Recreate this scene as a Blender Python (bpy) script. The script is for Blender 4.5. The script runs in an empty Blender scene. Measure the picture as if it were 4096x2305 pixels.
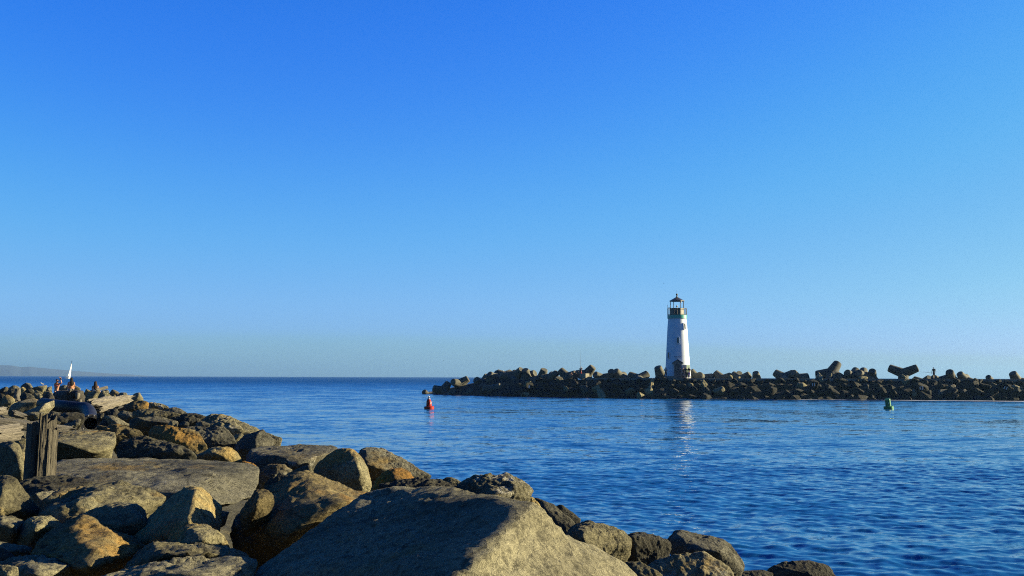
import bpy, bmesh, math, random
import numpy as np
from mathutils import Vector, Matrix, Quaternion

SC = bpy.context.scene
COL = SC.collection
R = math.radians
# ------------------------------------------------------------------ camera
F = 3982.2                      # focal length in photo pixels (35 mm on a 36 mm sensor, photo 4096 wide)
CAMZ = 3.2
cam_d = bpy.data.cameras.new('camera')
cam_d.lens = 35.0
cam_d.sensor_width = 36.0
cam_d.clip_start = 0.05
cam_d.clip_end = 60000
cam = bpy.data.objects.new('camera', cam_d)
COL.objects.link(cam)
CM = Matrix.Rotation(R(90 + 5.10), 4, 'X') @ Matrix.Rotation(R(0.155), 4, 'Z')
cam.matrix_world = Matrix.Translation((0, 0, CAMZ)) @ CM
SC.camera = cam
CM3 = CM.to_3x3()
# ------------------------------------------------------------------ sky, sun, exposure
SUN_AZ, SUN_EL = 80.0, 16.0     # clockwise from the view direction (+Y), above the horizon
SKY_RGB = [[(0, 0), (.041, .027), (.174, .115), (.39, .215), (.527, .262), (1, .45)],      # the photo's deep, saturated blue: response of each channel
           [(0, 0), (.254, .205), (.503, .420), (.70, .495), (1, .60)], [(0, 0), (.34, .56), (.58, .70), (.70, .85), (1, .90)]]
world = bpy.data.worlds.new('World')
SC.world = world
world.use_nodes = True
wn, wl = world.node_tree.nodes, world.node_tree.links
wn.clear()
sky = wn.new('ShaderNodeTexSky')
sky.sky_type = 'NISHITA'
sky.sun_disc = False
sky.sun_elevation = R(SUN_EL)
sky.sun_rotation = R(SUN_AZ)
sky.altitude = 0
sky.air_density = 1.0
sky.dust_density = 0.6
sky.ozone_density = 3.0
gam = wn.new('ShaderNodeGamma'); gam.inputs[1].default_value = 1.0
hsv = wn.new('ShaderNodeHueSaturation')
hsv.inputs['Saturation'].default_value = 1.35
hsv.inputs['Hue'].default_value = 0.5
mulc = wn.new('ShaderNodeMix'); mulc.data_type = 'RGBA'; mulc.blend_type = 'MULTIPLY'
mulc.inputs[0].default_value = 1.0
mulc.inputs[7].default_value = (0.82, 0.95, 1.12, 1)
SKY_K = 0.2                                              # sky units at which the response below is set
sep = wn.new('ShaderNodeSeparateColor'); com = wn.new('ShaderNodeCombineColor')
def chan(i, pts):
    m1 = wn.new('ShaderNodeMath'); m1.operation = 'MULTIPLY'; m1.inputs[1].default_value = SKY_K
    fc = wn.new('ShaderNodeFloatCurve'); cu = fc.mapping.curves[0]
    cu.points[0].location = pts[0]; cu.points[1].location = pts[-1]
    for q in pts[1:-1]: cu.points.new(*q)
    fc.mapping.update()
    m3 = wn.new('ShaderNodeMath'); m3.operation = 'MULTIPLY'; m3.inputs[1].default_value = 1 / SKY_K
    wl.new(sep.outputs[i], m1.inputs[0]); wl.new(m1.outputs[0], fc.inputs['Value']); wl.new(fc.outputs[0], m3.inputs[0])
    wl.new(m3.outputs[0], com.inputs[i])
for i, pts in enumerate(SKY_RGB): chan(i, pts)
bg = wn.new('ShaderNodeBackground'); bg.inputs[1].default_value = 0.050
wo = wn.new('ShaderNodeOutputWorld')
wl.new(sky.outputs[0], gam.inputs[0]); wl.new(gam.outputs[0], hsv.inputs['Color'])
wl.new(hsv.outputs[0], mulc.inputs[6]); wl.new(mulc.outputs[2], sep.inputs[0]); 
# sky outside the view dimmed overhead and behind the camera to weaken shade fill
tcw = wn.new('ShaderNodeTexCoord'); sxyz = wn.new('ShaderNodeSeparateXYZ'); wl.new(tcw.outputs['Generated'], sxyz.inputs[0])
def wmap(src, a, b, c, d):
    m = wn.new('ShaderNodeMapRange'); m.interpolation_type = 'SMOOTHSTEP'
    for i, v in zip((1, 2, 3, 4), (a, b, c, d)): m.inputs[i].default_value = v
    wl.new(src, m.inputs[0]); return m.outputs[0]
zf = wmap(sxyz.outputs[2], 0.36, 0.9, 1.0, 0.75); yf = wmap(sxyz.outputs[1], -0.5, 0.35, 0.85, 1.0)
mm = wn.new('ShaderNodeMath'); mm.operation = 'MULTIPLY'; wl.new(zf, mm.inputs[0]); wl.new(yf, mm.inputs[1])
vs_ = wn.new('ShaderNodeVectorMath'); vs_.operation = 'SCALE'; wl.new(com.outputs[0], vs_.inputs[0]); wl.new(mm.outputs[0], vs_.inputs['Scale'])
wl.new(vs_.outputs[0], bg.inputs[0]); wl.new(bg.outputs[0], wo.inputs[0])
sun_d = bpy.data.lights.new('sun', 'SUN')
sun_d.energy = 5.0
sun_d.angle = R(0.55)
sun_d.color = (1.0, 0.87, 0.55)
sun = bpy.data.objects.new('sun', sun_d)
COL.objects.link(sun)
SUNV = Vector((math.sin(R(SUN_AZ)) * math.cos(R(SUN_EL)), math.cos(R(SUN_AZ)) * math.cos(R(SUN_EL)), math.sin(R(SUN_EL))))
sun.rotation_euler = SUNV.to_track_quat('Z', 'Y').to_euler()
sun.location = (60, 20, 60)
SC.view_settings.view_transform = 'Standard'
SC.view_settings.look = 'None'
SC.view_settings.exposure = 2.0
SC.view_settings.gamma = 1.0
SC.view_settings.use_curve_mapping = False
SC.render.engine = 'CYCLES'
SC.cycles.max_bounces = 6
SC.cycles.filter_width = 1.1
SC.cycles.volume_bounces = 0
SC.cycles.use_denoising = False
random.seed(7)
rng = np.random.default_rng(11)

# ------------------------------------------------------------------ helpers
def at(x, y, d):
    "photo pixel (4096 wide) at forward distance d -> world point"
    v = CM3 @ Vector(((x - 2048) / F, -(y - 1152.5) / F, -1))
    return Vector((0, 0, CAMZ)) + v * (d / v.y)
def at_z(x, y, z):
    v = CM3 @ Vector(((x - 2048) / F, -(y - 1152.5) / F, -1))
    return Vector((0, 0, CAMZ)) + v * ((z - CAMZ) / v.z)
def tag(o, label=None, cat=None, group=None, kind=None):
    if label: o['label'] = label
    if cat: o['category'] = cat
    if group: o['group'] = group
    if kind: o['kind'] = kind
    return o
def link(name, me, mat=None, parent=None, loc=None):
    o = bpy.data.objects.new(name, me)
    COL.objects.link(o)
    if mat is not None and me is not None and not len(me.materials): me.materials.append(mat)
    if parent is not None: o.parent = parent
    if loc is not None: o.location = loc
    return o
def empty(name, loc, rotz=0.0):
    o = bpy.data.objects.new(name, None)
    COL.objects.link(o); o.location = loc; o.rotation_euler = (0, 0, rotz)
    o.empty_display_size = 0.2
    return o
def mesh_np(name, V, Fc, smooth=True, ang=None):
    me = bpy.data.meshes.new(name)
    V = np.asarray(V, np.float32); Fc = np.asarray(Fc, np.int32)
    n, k = Fc.shape
    me.vertices.add(len(V)); me.vertices.foreach_set('co', V.ravel())
    me.loops.add(n * k); me.loops.foreach_set('vertex_index', Fc.ravel())
    me.polygons.add(n)
    me.polygons.foreach_set('loop_start', np.arange(0, n * k, k, dtype=np.int32))
    me.polygons.foreach_set('use_smooth', np.full(n, smooth))
    me.update(calc_edges=True); me.validate()
    if ang: me.set_sharp_from_angle(angle=R(ang))
    return me
def mesh_bm(name, bm, smooth=False, ang=None):
    me = bpy.data.meshes.new(name)
    bmesh.ops.recalc_face_normals(bm, faces=bm.faces)
    bm.to_mesh(me); bm.free()
    if smooth:
        me.polygons.foreach_set('use_smooth', np.full(len(me.polygons), True))
        if ang: me.set_sharp_from_angle(angle=R(ang))
    return me
def baked(o):
    "evaluate an object's modifiers into a plain mesh and drop the object"
    dg = bpy.context.evaluated_depsgraph_get(); dg.update()
    me = bpy.data.meshes.new_from_object(o.evaluated_get(dg))
    bpy.data.objects.remove(o)
    return me
def box_bm(bm, sx, sy, sz, loc=(0, 0, 0), rot=None, bev=0.0):
    r = bmesh.ops.create_cube(bm, size=1)
    vs = r['verts']
    M = Matrix.Translation(loc) @ (rot.to_4x4() if rot else Matrix()) @ Matrix.Diagonal((sx, sy, sz, 1))
    bmesh.ops.transform(bm, matrix=M, verts=vs)
    if bev:
        es = list({e for v in vs for e in v.link_edges})
        bmesh.ops.bevel(bm, geom=es, offset=bev, segments=2, affect='EDGES', profile=0.7)
def lathe_me(name, prof, n=32, smooth=True, ang=35, th0=0.0):
    "prof = [(r, z)...] bottom to top"
    V, Fc = [], []
    th = np.arange(n) * 2 * np.pi / n + th0
    for r, z in prof:
        for t in th: V.append((max(r, 1e-4) * math.cos(t), max(r, 1e-4) * math.sin(t), z))
    for i in range(len(prof) - 1):
        for j in range(n):
            a, b = i * n + j, i * n + (j + 1) % n
            Fc.append((a, b, b + n, a + n))
    return mesh_np(name, V, Fc, smooth, ang)
def rod_me(name, a, b, r0, r1=None, n=10):
    a, b = Vector(a), Vector(b); r1 = r0 if r1 is None else r1
    q = (b - a).to_track_quat('Z', 'Y'); L = (b - a).length
    me = lathe_me(name, [(0, 0), (r0, 0), (r1, L), (0, L)], n)
    me.transform(Matrix.Translation(a) @ q.to_matrix().to_4x4())
    return me
def tube_me(name, pts, rad, n=16, cap=True):
    "tube along a polyline, rad number or list"
    pts = [Vector(p) for p in pts]; m = len(pts)
    rad = [rad] * m if not hasattr(rad, '__len__') else rad
    V, Fc = [], []; up = None
    for i, p in enumerate(pts):
        t = (pts[min(i + 1, m - 1)] - pts[max(i - 1, 0)]).normalized()
        if up is None:
            up = t.orthogonal().normalized()
        else:
            up = (up - t * up.dot(t)).normalized()
        s = t.cross(up)
        for j in range(n):
            a = 2 * math.pi * j / n
            V.append(p + (up * math.cos(a) + s * math.sin(a)) * rad[i])
    for i in range(m - 1):
        for j in range(n):
            a, b = i * n + j, i * n + (j + 1) % n
            Fc.append((a, b, b + n, a + n))
    if cap:
        for base, p in ((0, pts[0]), ((m - 1) * n, pts[-1])):
            c = len(V); V.append(p)
            for j in range(n):
                Fc.append((base + j, base + (j + 1) % n, c, c))
    bm = bmesh.new()
    vs = [bm.verts.new(v) for v in V]
    for f in Fc:
        f = list(dict.fromkeys(f))
        try: bm.faces.new([vs[k] for k in f])
        except ValueError: pass
    return mesh_bm(name, bm, True, 40)
# -- numpy gradient noise
_perm = np.random.default_rng(5).permutation(256); _perm = np.concatenate([_perm, _perm, _perm])
_g = np.random.default_rng(6).normal(size=(256, 3)); _g /= np.linalg.norm(_g, axis=1)[:, None]
def pnoise(P):
    P = np.asarray(P, float); I = np.floor(P).astype(int); f = P - I; I &= 255
    u = f * f * f * (f * (f * 6 - 15) + 10)
    out = 0
    for dx in (0, 1):
        for dy in (0, 1):
            for dz in (0, 1):
                h = _perm[_perm[_perm[I[:, 0] + dx] + I[:, 1] + dy] + I[:, 2] + dz]
                g = _g[h]
                d = g[:, 0] * (f[:, 0] - dx) + g[:, 1] * (f[:, 1] - dy) + g[:, 2] * (f[:, 2] - dz)
                w = (u[:, 0] if dx else 1 - u[:, 0]) * (u[:, 1] if dy else 1 - u[:, 1]) * (u[:, 2] if dz else 1 - u[:, 2])
                out = out + d * w
    return out * 1.6
def fbm(P, oct=4, lac=2.1, gain=0.5, ridged=False):
    a, s, t = 1.0, 0.0, 0.0
    P = np.asarray(P, float)
    for i in range(oct):
        n = pnoise(P + 17.3 * i)
        if ridged: n = 0.55 - np.abs(n) * 1.6
        s = s + a * n; t += a; a *= gain; P = P * lac
    return s / t
_ico = {}
def ico(level):
    if level not in _ico:
        bm = bmesh.new()
        bmesh.ops.create_icosphere(bm, subdivisions=level, radius=1.0)
        bm.verts.ensure_lookup_table()
        V = np.array([v.co[:] for v in bm.verts]); Fc = np.array([[v.index for v in f.verts] for f in bm.faces])
        bm.free(); V /= np.linalg.norm(V, axis=1)[:, None]
        _ico[level] = (V, Fc)
    return _ico[level]
def hull_planes(P, merge=0.94):
    bm = bmesh.new()
    vs = [bm.verts.new(p) for p in P]
    r = bmesh.ops.convex_hull(bm, input=vs)
    bm.normal_update()
    out = []
    for f in sorted(bm.faces, key=lambda q: -q.calc_area()):
        if f.calc_area() < 1e-7: continue
        n = np.array(f.normal); d = float(n @ np.array(f.verts[0].co))
        if d < 0: n, d = -n, -d
        if any(n @ o[0] > merge for o in out): continue
        out.append((n, max(d, 0.04)))
    bm.free()
    return np.array([o[0] for o in out]), np.array([o[1] for o in out])
def star_rock(P, level=5, p=18, rough=0.05, seed=0, chips=0.5, freq=1.0, infl=1.03, facets=8, plates=.5, merge=.94, also=None):
    "rounded, chipped boulder filling the convex hull of the points P -> (centre, V, F)"
    P = np.array([tuple(q) for q in P], float)
    lo, hi = P.min(0), P.max(0)
    c = P.mean(0) * 0.5 + (lo + hi) * 0.25
    S = np.maximum((hi - lo) / 2, 0.02)
    Q = (P - c) / S
    N, D = hull_planes(Q, merge)
    U, Fc = ico(level)
    U0 = U
    rs = np.random.default_rng(1000 + seed)
    K = rs.normal(size=(facets, 3)); K /= np.linalg.norm(K, axis=1)[:, None]
    sup = (Q @ K.T).max(0)
    N = np.concatenate([N, K]); D = np.concatenate([D, np.maximum(sup * rs.uniform(.82, .97, facets), .05)])
    a = np.maximum(U @ N.T, 0) / D
    r = np.sum(a ** p, axis=1) ** (-1.0 / p)
    if also is not None:                                     # a second lobe of the same stone
        N2, D2 = hull_planes((np.array([tuple(q) for q in also], float) - c) / S, merge)
        r2 = np.sum((np.maximum(U @ N2.T, 0) / D2) ** p, axis=1) ** (-1.0 / p)
        r = (r ** 12 + r2 ** 12) ** (1 / 12)
    V = U * r[:, None] * infl * S
    sz = float(np.cbrt(S[0] * S[1] * S[2]))
    o = np.array([seed * 7.13, seed * 3.71, seed * 1.37]) + 40
    X = V / sz * freq
    disp = fbm(X * 1.1 + o, 3) * 0.9 + chips * fbm(X * 2.0 + o, 6, ridged=True, gain=0.6) * 1.1 + 0.30 * fbm(X * 8 + o, 4, gain=.65)
    # broken plates: neighbouring patches of the surface sit a little in or out
    K2 = rs.normal(size=(46, 3)); K2 /= np.linalg.norm(K2, axis=1)[:, None]
    wob = np.stack([fbm(X * 2.6 + o + 9 * i, 3) for i in range(3)], 1) * .22
    cell = np.argmax((V / np.linalg.norm(V, axis=1)[:, None] + wob) @ K2.T, axis=1)
    disp = disp + plates * rs.uniform(-.55, .45, 46)[cell]
    nrm = V / S ** 2; nrm /= np.linalg.norm(nrm, axis=1)[:, None]
    V = V + nrm * (disp * rough * sz * 1.8)[:, None]
    return c, V, Fc
# ------------------------------------------------------------------ materials
def nt(name):
    m = bpy.data.materials.new(name); m.use_nodes = True
    n, l = m.node_tree.nodes, m.node_tree.links
    b = n['Principled BSDF']
    return m, n, l, b
def ramp(n, stops):
    r = n.new('ShaderNodeValToRGB')
    while len(r.color_ramp.elements) < len(stops): r.color_ramp.elements.new(0.5)
    for e, (p, c) in zip(r.color_ramp.elements, stops):
        e.position = p; e.color = (c[0], c[1], c[2], 1) if hasattr(c, '__len__') else (c, c, c, 1)
    return r
def noise_n(n, l, vec, scale, detail=4, rough=0.55, dist=0.0):
    t = n.new('ShaderNodeTexNoise'); t.inputs['Scale'].default_value = scale
    t.inputs['Detail'].default_value = detail; t.inputs['Roughness'].default_value = rough
    t.inputs['Distortion'].default_value = dist
    if vec is not None: l.new(vec, t.inputs['Vector'])
    return t
def coords(n, l, scale=(1, 1, 1), per_object=True):
    tc = n.new('ShaderNodeTexCoord'); mp = n.new('ShaderNodeMapping')
    mp.inputs['Scale'].default_value = scale
    if per_object:
        oi = n.new('ShaderNodeObjectInfo'); ml = n.new('ShaderNodeMath'); ml.operation = 'MULTIPLY'
        ml.inputs[1].default_value = 37.0
        l.new(oi.outputs['Random'], ml.inputs[0]); l.new(ml.outputs[0], mp.inputs['Location'])
    l.new(tc.outputs['Object'], mp.inputs['Vector'])
    return mp.outputs[0]
def mix_c(n, l, fac, a, b, mode='MIX'):
    m = n.new('ShaderNodeMix'); m.data_type = 'RGBA'; m.blend_type = mode
    for i, v in ((0, fac), (6, a), (7, b)):
        if hasattr(v, 'is_output') or isinstance(v, bpy.types.NodeSocket): l.new(v, m.inputs[i])
        elif hasattr(v, '__len__'): m.inputs[i].default_value = (*v[:3], 1)
        else: m.inputs[i].default_value = v
    return m.outputs[2]
def rock_mat(name, dark, mid, light, stain=None, stain_amt=0.0, white=0.0, grain=1.0, bump=1.25, strata=(1, 1, 1.6)):
    m, n, l, b = nt(name)
    v = coords(n, l, strata)
    big = noise_n(n, l, v, 1.3, 5, 0.6, 0.3)
    r1 = ramp(n, [(0.30, dark), (0.50, mid), (0.72, light)])
    l.new(big.outputs[0], r1.inputs[0])
    fine = noise_n(n, l, v, 22 * grain, 6, 0.7)
    r2 = ramp(n, [(0.36, 0.30), (0.50, 1.0), (0.70, 1.45)])
    l.new(fine.outputs[0], r2.inputs[0])
    c = mix_c(n, l, 0.75, r1.outputs[0], r2.outputs[0], 'MULTIPLY')
    sp = noise_n(n, l, v, 5.5 * grain, 8, 0.75, 0.6)        # dark lichen blotches
    r3 = ramp(n, [(0.36, 0.42), (0.47, 1.0)])
    l.new(sp.outputs[0], r3.inputs[0])
    c = mix_c(n, l, 0.8, c, r3.outputs[0], 'MULTIPLY')
    oi = n.new('ShaderNodeObjectInfo')                       # stones differ in tone
    vr = n.new('ShaderNodeMapRange'); vr.inputs[3].default_value = 0.78; vr.inputs[4].default_value = 1.25
    l.new(oi.outputs['Random'], vr.inputs[0])
    cb = n.new('ShaderNodeCombineColor')
    for i in range(3): l.new(vr.outputs[0], cb.inputs[i])
    c = mix_c(n, l, 1.0, c, cb.outputs[0], 'MULTIPLY')
    vo = n.new('ShaderNodeTexVoronoi'); vo.feature = 'DISTANCE_TO_EDGE'; vo.inputs['Scale'].default_value = 1.15
    wv_ = n.new('ShaderNodeVectorMath'); wv_.operation = 'MULTIPLY_ADD'; wv_.inputs[1].default_value = (.35, .35, .35)
    l.new(big.outputs[1], wv_.inputs[0]); l.new(v, wv_.inputs[2]); l.new(wv_.outputs[0], vo.inputs['Vector'])
    rc = ramp(n, [(0.0, 0.25), (0.016, 1.0)]); l.new(vo.outputs['Distance'], rc.inputs[0])
    cm = noise_n(n, l, v, 1.9, 2); rcm = ramp(n, [(0.48, 0.0), (0.56, 0.8)]); l.new(cm.outputs[0], rcm.inputs[0])
    c = mix_c(n, l, rcm.outputs[0], c, mix_c(n, l, 1.0, c, rc.outputs[0], 'MULTIPLY'))
    if stain:
        st = noise_n(n, l, v, 0.9, 5, 0.65, 0.5)
        r4 = ramp(n, [(0.60 - 0.25 * stain_amt, 0.0), (0.70 - 0.18 * stain_amt, 1.0)])
        l.new(st.outputs[0], r4.inputs[0])
        c2 = mix_c(n, l, 0.6, stain, r2.outputs[0], 'MULTIPLY')
        c = mix_c(n, l, r4.outputs[0], c, c2)
    if white > 0:
        wv = coords(n, l, (1.0, 1.0, 0.45))
        ws = noise_n(n, l, wv, 4.2, 9, 0.78, 0.8)
        r5 = ramp(n, [(0.66 - 0.16 * white, 0.0), (0.74 - 0.12 * white, 0.9)])
        l.new(ws.outputs[0], r5.inputs[0])
        c = mix_c(n, l, r5.outputs[0], c, (0.42, 0.40, 0.34))
    l.new(c, b.inputs['Base Color'])
    b.inputs['Roughness'].default_value = 0.9
    b.inputs['Specular IOR Level'].default_value = 0.2
    bu = n.new('ShaderNodeBump'); bu.inputs['Strength'].default_value = bump; bu.inputs['Distance'].default_value = 0.03
    b2 = n.new('ShaderNodeBump'); b2.inputs['Strength'].default_value = bump * 0.9; b2.inputs['Distance'].default_value = 0.16
    l.new(sp.outputs[0], b2.inputs['Height']); l.new(fine.outputs[0], bu.inputs['Height'])
    l.new(b2.outputs[0], bu.inputs['Normal']); l.new(bu.outputs[0], b.inputs['Normal'])
    return m
M = {}
M['tan'] = rock_mat('tan_sandstone', (0.0740, 0.0666, 0.0416), (0.1630, 0.1453, 0.0861), (0.2443, 0.2193, 0.1304), (0.2516, 0.1703, 0.0593), 0.15)
M['grey'] = rock_mat('grey_stone', (0.0476, 0.0463, 0.0371), (0.1058, 0.0992, 0.0740), (0.1785, 0.1665, 0.1216), (0.1587, 0.1124, 0.0463), 0.05)
M['ochre'] = rock_mat('ochre_stone', (0.0595, 0.0504, 0.0264), (0.1429, 0.1124, 0.0529), (0.2181, 0.1718, 0.0818), (0.2645, 0.1521, 0.0371), 0.18)
M['gold'] = rock_mat('golden_stone', (0.1258, 0.1008, 0.0474), (0.2516, 0.2044, 0.0976), (0.3554, 0.2889, 0.1407), (0.3257, 0.2222, 0.0740), 0.3)
M['rust'] = rock_mat('rust_stone', (0.0748, 0.0499, 0.0187), (0.2245, 0.1147, 0.0226), (0.3367, 0.1808, 0.0375), (0.3742, 0.1621, 0.0174), 0.45)
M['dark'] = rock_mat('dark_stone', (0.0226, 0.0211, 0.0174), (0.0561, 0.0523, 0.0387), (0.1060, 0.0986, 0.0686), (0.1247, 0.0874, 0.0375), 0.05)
M['white'] = rock_mat('guano_streaked_stone', (0.0628, 0.0586, 0.0392), (0.1467, 0.1313, 0.0782), (0.2236, 0.1956, 0.1187), (0.2514, 0.1677, 0.0559), 0.3, white=0.75)
M['guano'] = rock_mat('dropping_spotted_grey_stone', (0.0493, 0.0482, 0.0392), (0.1120, 0.1053, 0.0784), (0.1848, 0.1736, 0.1288), (0.1344, 0.1008, 0.0448), 0.05, white=0.5)
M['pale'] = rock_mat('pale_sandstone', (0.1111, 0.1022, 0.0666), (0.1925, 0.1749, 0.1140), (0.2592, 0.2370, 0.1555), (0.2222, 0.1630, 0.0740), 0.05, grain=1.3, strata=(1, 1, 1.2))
M['shade_dark'] = rock_mat('shade_dark_rubble', (0.0036, 0.0038, 0.0032), (0.0086, 0.0086, 0.0068), (0.0232, 0.0215, 0.0143), (0.0321, 0.0250, 0.0107), 0.1)  # near-black: shade among the tightly packed stones is put into the colour

def conc_mat(name, a, b_, c_):
    m, n, l, b = nt(name)
    v = coords(n, l)
    t = noise_n(n, l, v, 1.1, 6, 0.65, 0.3); r = ramp(n, [(0.34, a), (0.52, b_), (0.68, c_)]); l.new(t.outputs[0], r.inputs[0])
    f = noise_n(n, l, v, 9, 5, 0.7); r2 = ramp(n, [(0.3, 0.55), (0.6, 1.15)]); l.new(f.outputs[0], r2.inputs[0])
    l.new(mix_c(n, l, 0.7, r.outputs[0], r2.outputs[0], 'MULTIPLY'), b.inputs['Base Color'])
    b.inputs['Roughness'].default_value = 0.88
    bu = n.new('ShaderNodeBump'); bu.inputs['Strength'].default_value = 0.4; bu.inputs['Distance'].default_value = 0.04
    l.new(f.outputs[0], bu.inputs['Height']); l.new(bu.outputs[0], b.inputs['Normal'])
    return m
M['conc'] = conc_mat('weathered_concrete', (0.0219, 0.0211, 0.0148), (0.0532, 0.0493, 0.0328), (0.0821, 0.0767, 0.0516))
M['conc_dark'] = conc_mat('dark_tetrapod_concrete', (0.0078, 0.0078, 0.0063), (0.0219, 0.0203, 0.0148), (0.0469, 0.0430, 0.0298))  # darker concrete for some of the tetrapods
M['deck'] = conc_mat('deck_concrete', (.07, .066, .057), (.105, .10, .085), (.14, .13, .11))
M['block'] = conc_mat('pale_block_concrete', (.10, .09, .06), (.16, .145, .10), (.20, .18, .13))

def wood_mat(name, a, b_, c_, axis_scale, bump=0.9):
    "grain runs along the axis whose scale is small"
    m, n, l, b = nt(name)
    v = coords(n, l, axis_scale)
    g = noise_n(n, l, v, 3.0, 8, 0.72, 0.4)
    r = ramp(n, [(0.30, a), (0.50, b_), (0.70, c_)]); l.new(g.outputs[0], r.inputs[0])
    g2 = noise_n(n, l, v, 11.0, 5, 0.7, 0.2)
    r2 = ramp(n, [(0.36, 0.35), (0.52, 1.1)]); l.new(g2.outputs[0], r2.inputs[0])
    l.new(mix_c(n, l, 0.8, r.outputs[0], r2.outputs[0], 'MULTIPLY'), b.inputs['Base Color'])
    b.inputs['Roughness'].default_value = 0.85
    bu = n.new('ShaderNodeBump'); bu.inputs['Strength'].default_value = bump; bu.inputs['Distance'].default_value = 0.05
    l.new(g2.outputs[0], bu.inputs['Height']); l.new(bu.outputs[0], b.inputs['Normal'])
    return m
M['wood_post'] = wood_mat('weathered_pile_wood', (0.0139, 0.0107, 0.0063), (0.0474, 0.0392, 0.0253), (0.0949, 0.0822, 0.0569), (7, 7, 0.5))
M['wood_pale'] = wood_mat('bleached_driftwood', (0.0472, 0.0394, 0.0295), (0.1181, 0.1023, 0.0787), (0.1653, 0.1456, 0.1141), (0.5, 7, 7))
M['wood_grey'] = wood_mat('grey_driftwood', (0.0300, 0.0270, 0.0228), (0.0780, 0.0690, 0.0540), (0.1320, 0.1140, 0.0900), (0.5, 7, 7))
M['wood_dark'] = wood_mat('rotten_dark_wood', (0.0072, 0.0060, 0.0042), (0.0210, 0.0168, 0.0108), (0.0540, 0.0450, 0.0300), (1.5, 6, 6))

def plain(name, col, rough=0.6, metal=0.0, spec=0.4, var=0.15, vs=3.0):
    m, n, l, b = nt(name)
    v = coords(n, l, per_object=False)
    t = noise_n(n, l, v, vs, 5, 0.65)
    r = ramp(n, [(0.3, [c * (1 - var) for c in col]), (0.7, [min(1, c * (1 + var)) for c in col])])
    l.new(t.outputs[0], r.inputs[0]); l.new(r.outputs[0], b.inputs['Base Color'])
    b.inputs['Roughness'].default_value = rough; b.inputs['Metallic'].default_value = metal
    b.inputs['Specular IOR Level'].default_value = spec
    return m
M['lh_white'] = plain('white_tower_paint', (.37, .41, .47), 0.6, var=0.10, vs=1.4)
M['lh_grey'] = plain('grey_plinth_paint', (.11, .115, .115), 0.7)
M['teal'] = plain('teal_band_paint', (.008, .21, .165), 0.45)
M['bronze'] = plain('dark_roof_metal', (0.0275, 0.0250, 0.0210), 0.45, 0.3)
M['rail'] = plain('grey_rail_metal', (.055, .048, .042), 0.5, 0.3)
M['steel'] = plain('dark_steel', (0.0450, 0.0425, 0.0400), 0.5, 0.4)
M['door'] = plain('grey_blue_door_paint', (0.0500, 0.0500, 0.0575), 0.6)
M['door_trim'] = plain('porch_trim_paint', (0.1000, 0.0950, 0.0950), 0.6)
M['black'] = plain('black_iron', (.012, .012, .013), 0.5)
M['glassdark'] = plain('dark_window_glass', (.015, .018, .02), 0.12, spec=0.6)
M['greenbox'] = plain('green_panel_paint', (.035, .095, .058), 0.55)
M['whitepaint'] = plain('white_marking_paint', (.60, .60, .58), 0.7)
M['letter'] = plain('bronze_lettering', (.045, .045, .05), 0.5)
M['red'] = plain('red_buoy_paint', (.19, .007, .003), 0.6, var=0.15, spec=0.12)
M['green'] = plain('green_buoy_paint', (.006, .12, .045), 0.5, var=0.15, spec=0.2)
M['lampglass'] = plain('white_lantern_cap', (0.3500, 0.3500, 0.3500), 0.3)
M['sail'] = plain('white_sailcloth', (0.4100, 0.4000, 0.3800), 0.75, var=0.04)
M['hull'] = plain('white_hull_gelcoat', (0.4000, 0.3950, 0.3850), 0.3, var=0.04)
M['pipe'] = plain('black_plastic_pipe', (.008, .008, .009), 0.55, spec=0.18, var=0.6, vs=5)
M['bolt'] = plain('galvanised_bolt', (.25, .25, .25), 0.45, 0.6)
M['skin'] = plain('tanned_skin', (0.2700, 0.1275, 0.0675), 0.5, var=0.06)
M['skin_d'] = plain('brown_skin', (0.1000, 0.0500, 0.0300), 0.5, var=0.06)
M['hair'] = plain('dark_brown_hair', (.004, .0026, .002), 0.7, spec=0.1)
M['hair_l'] = plain('brown_hair', (.018, .009, .005), 0.7, spec=0.1)
M['coral'] = plain('coral_bikini_fabric', (0.6375, 0.1200, 0.0750), 0.8, var=0.06)
M['denim'] = plain('blue_denim', (0.0500, 0.1000, 0.1800), 0.85)
M['white_cloth'] = plain('white_cotton', (0.2750, 0.2750, 0.2750), 0.9, var=0.06)
M['black_cloth'] = plain('black_cloth', (0.0070, 0.0070, 0.0080), 0.9)
M['maroon'] = plain('maroon_cloth', (0.0500, 0.0090, 0.0110), 0.9)
M['red_cloth'] = plain('red_cloth', (0.2500, 0.0175, 0.0150), 0.9)
M['purple'] = plain('purple_cloth', (0.0500, 0.0150, 0.2100), 0.9)
M['navy'] = plain('navy_cloth', (0.0100, 0.0100, 0.0250), 0.9)
M['bird_w'] = plain('white_plumage', (0.3500, 0.3500, 0.3400), 0.8)
M['bird_d'] = plain('dark_plumage', (.05, .05, .05), 0.8)
M['hill'] = plain('haze_tinted_hill', (.056, .084, .122), 0.95, var=0.12, vs=0.001)  # bluish tone puts the fading of distant haze into the hill colour

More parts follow.
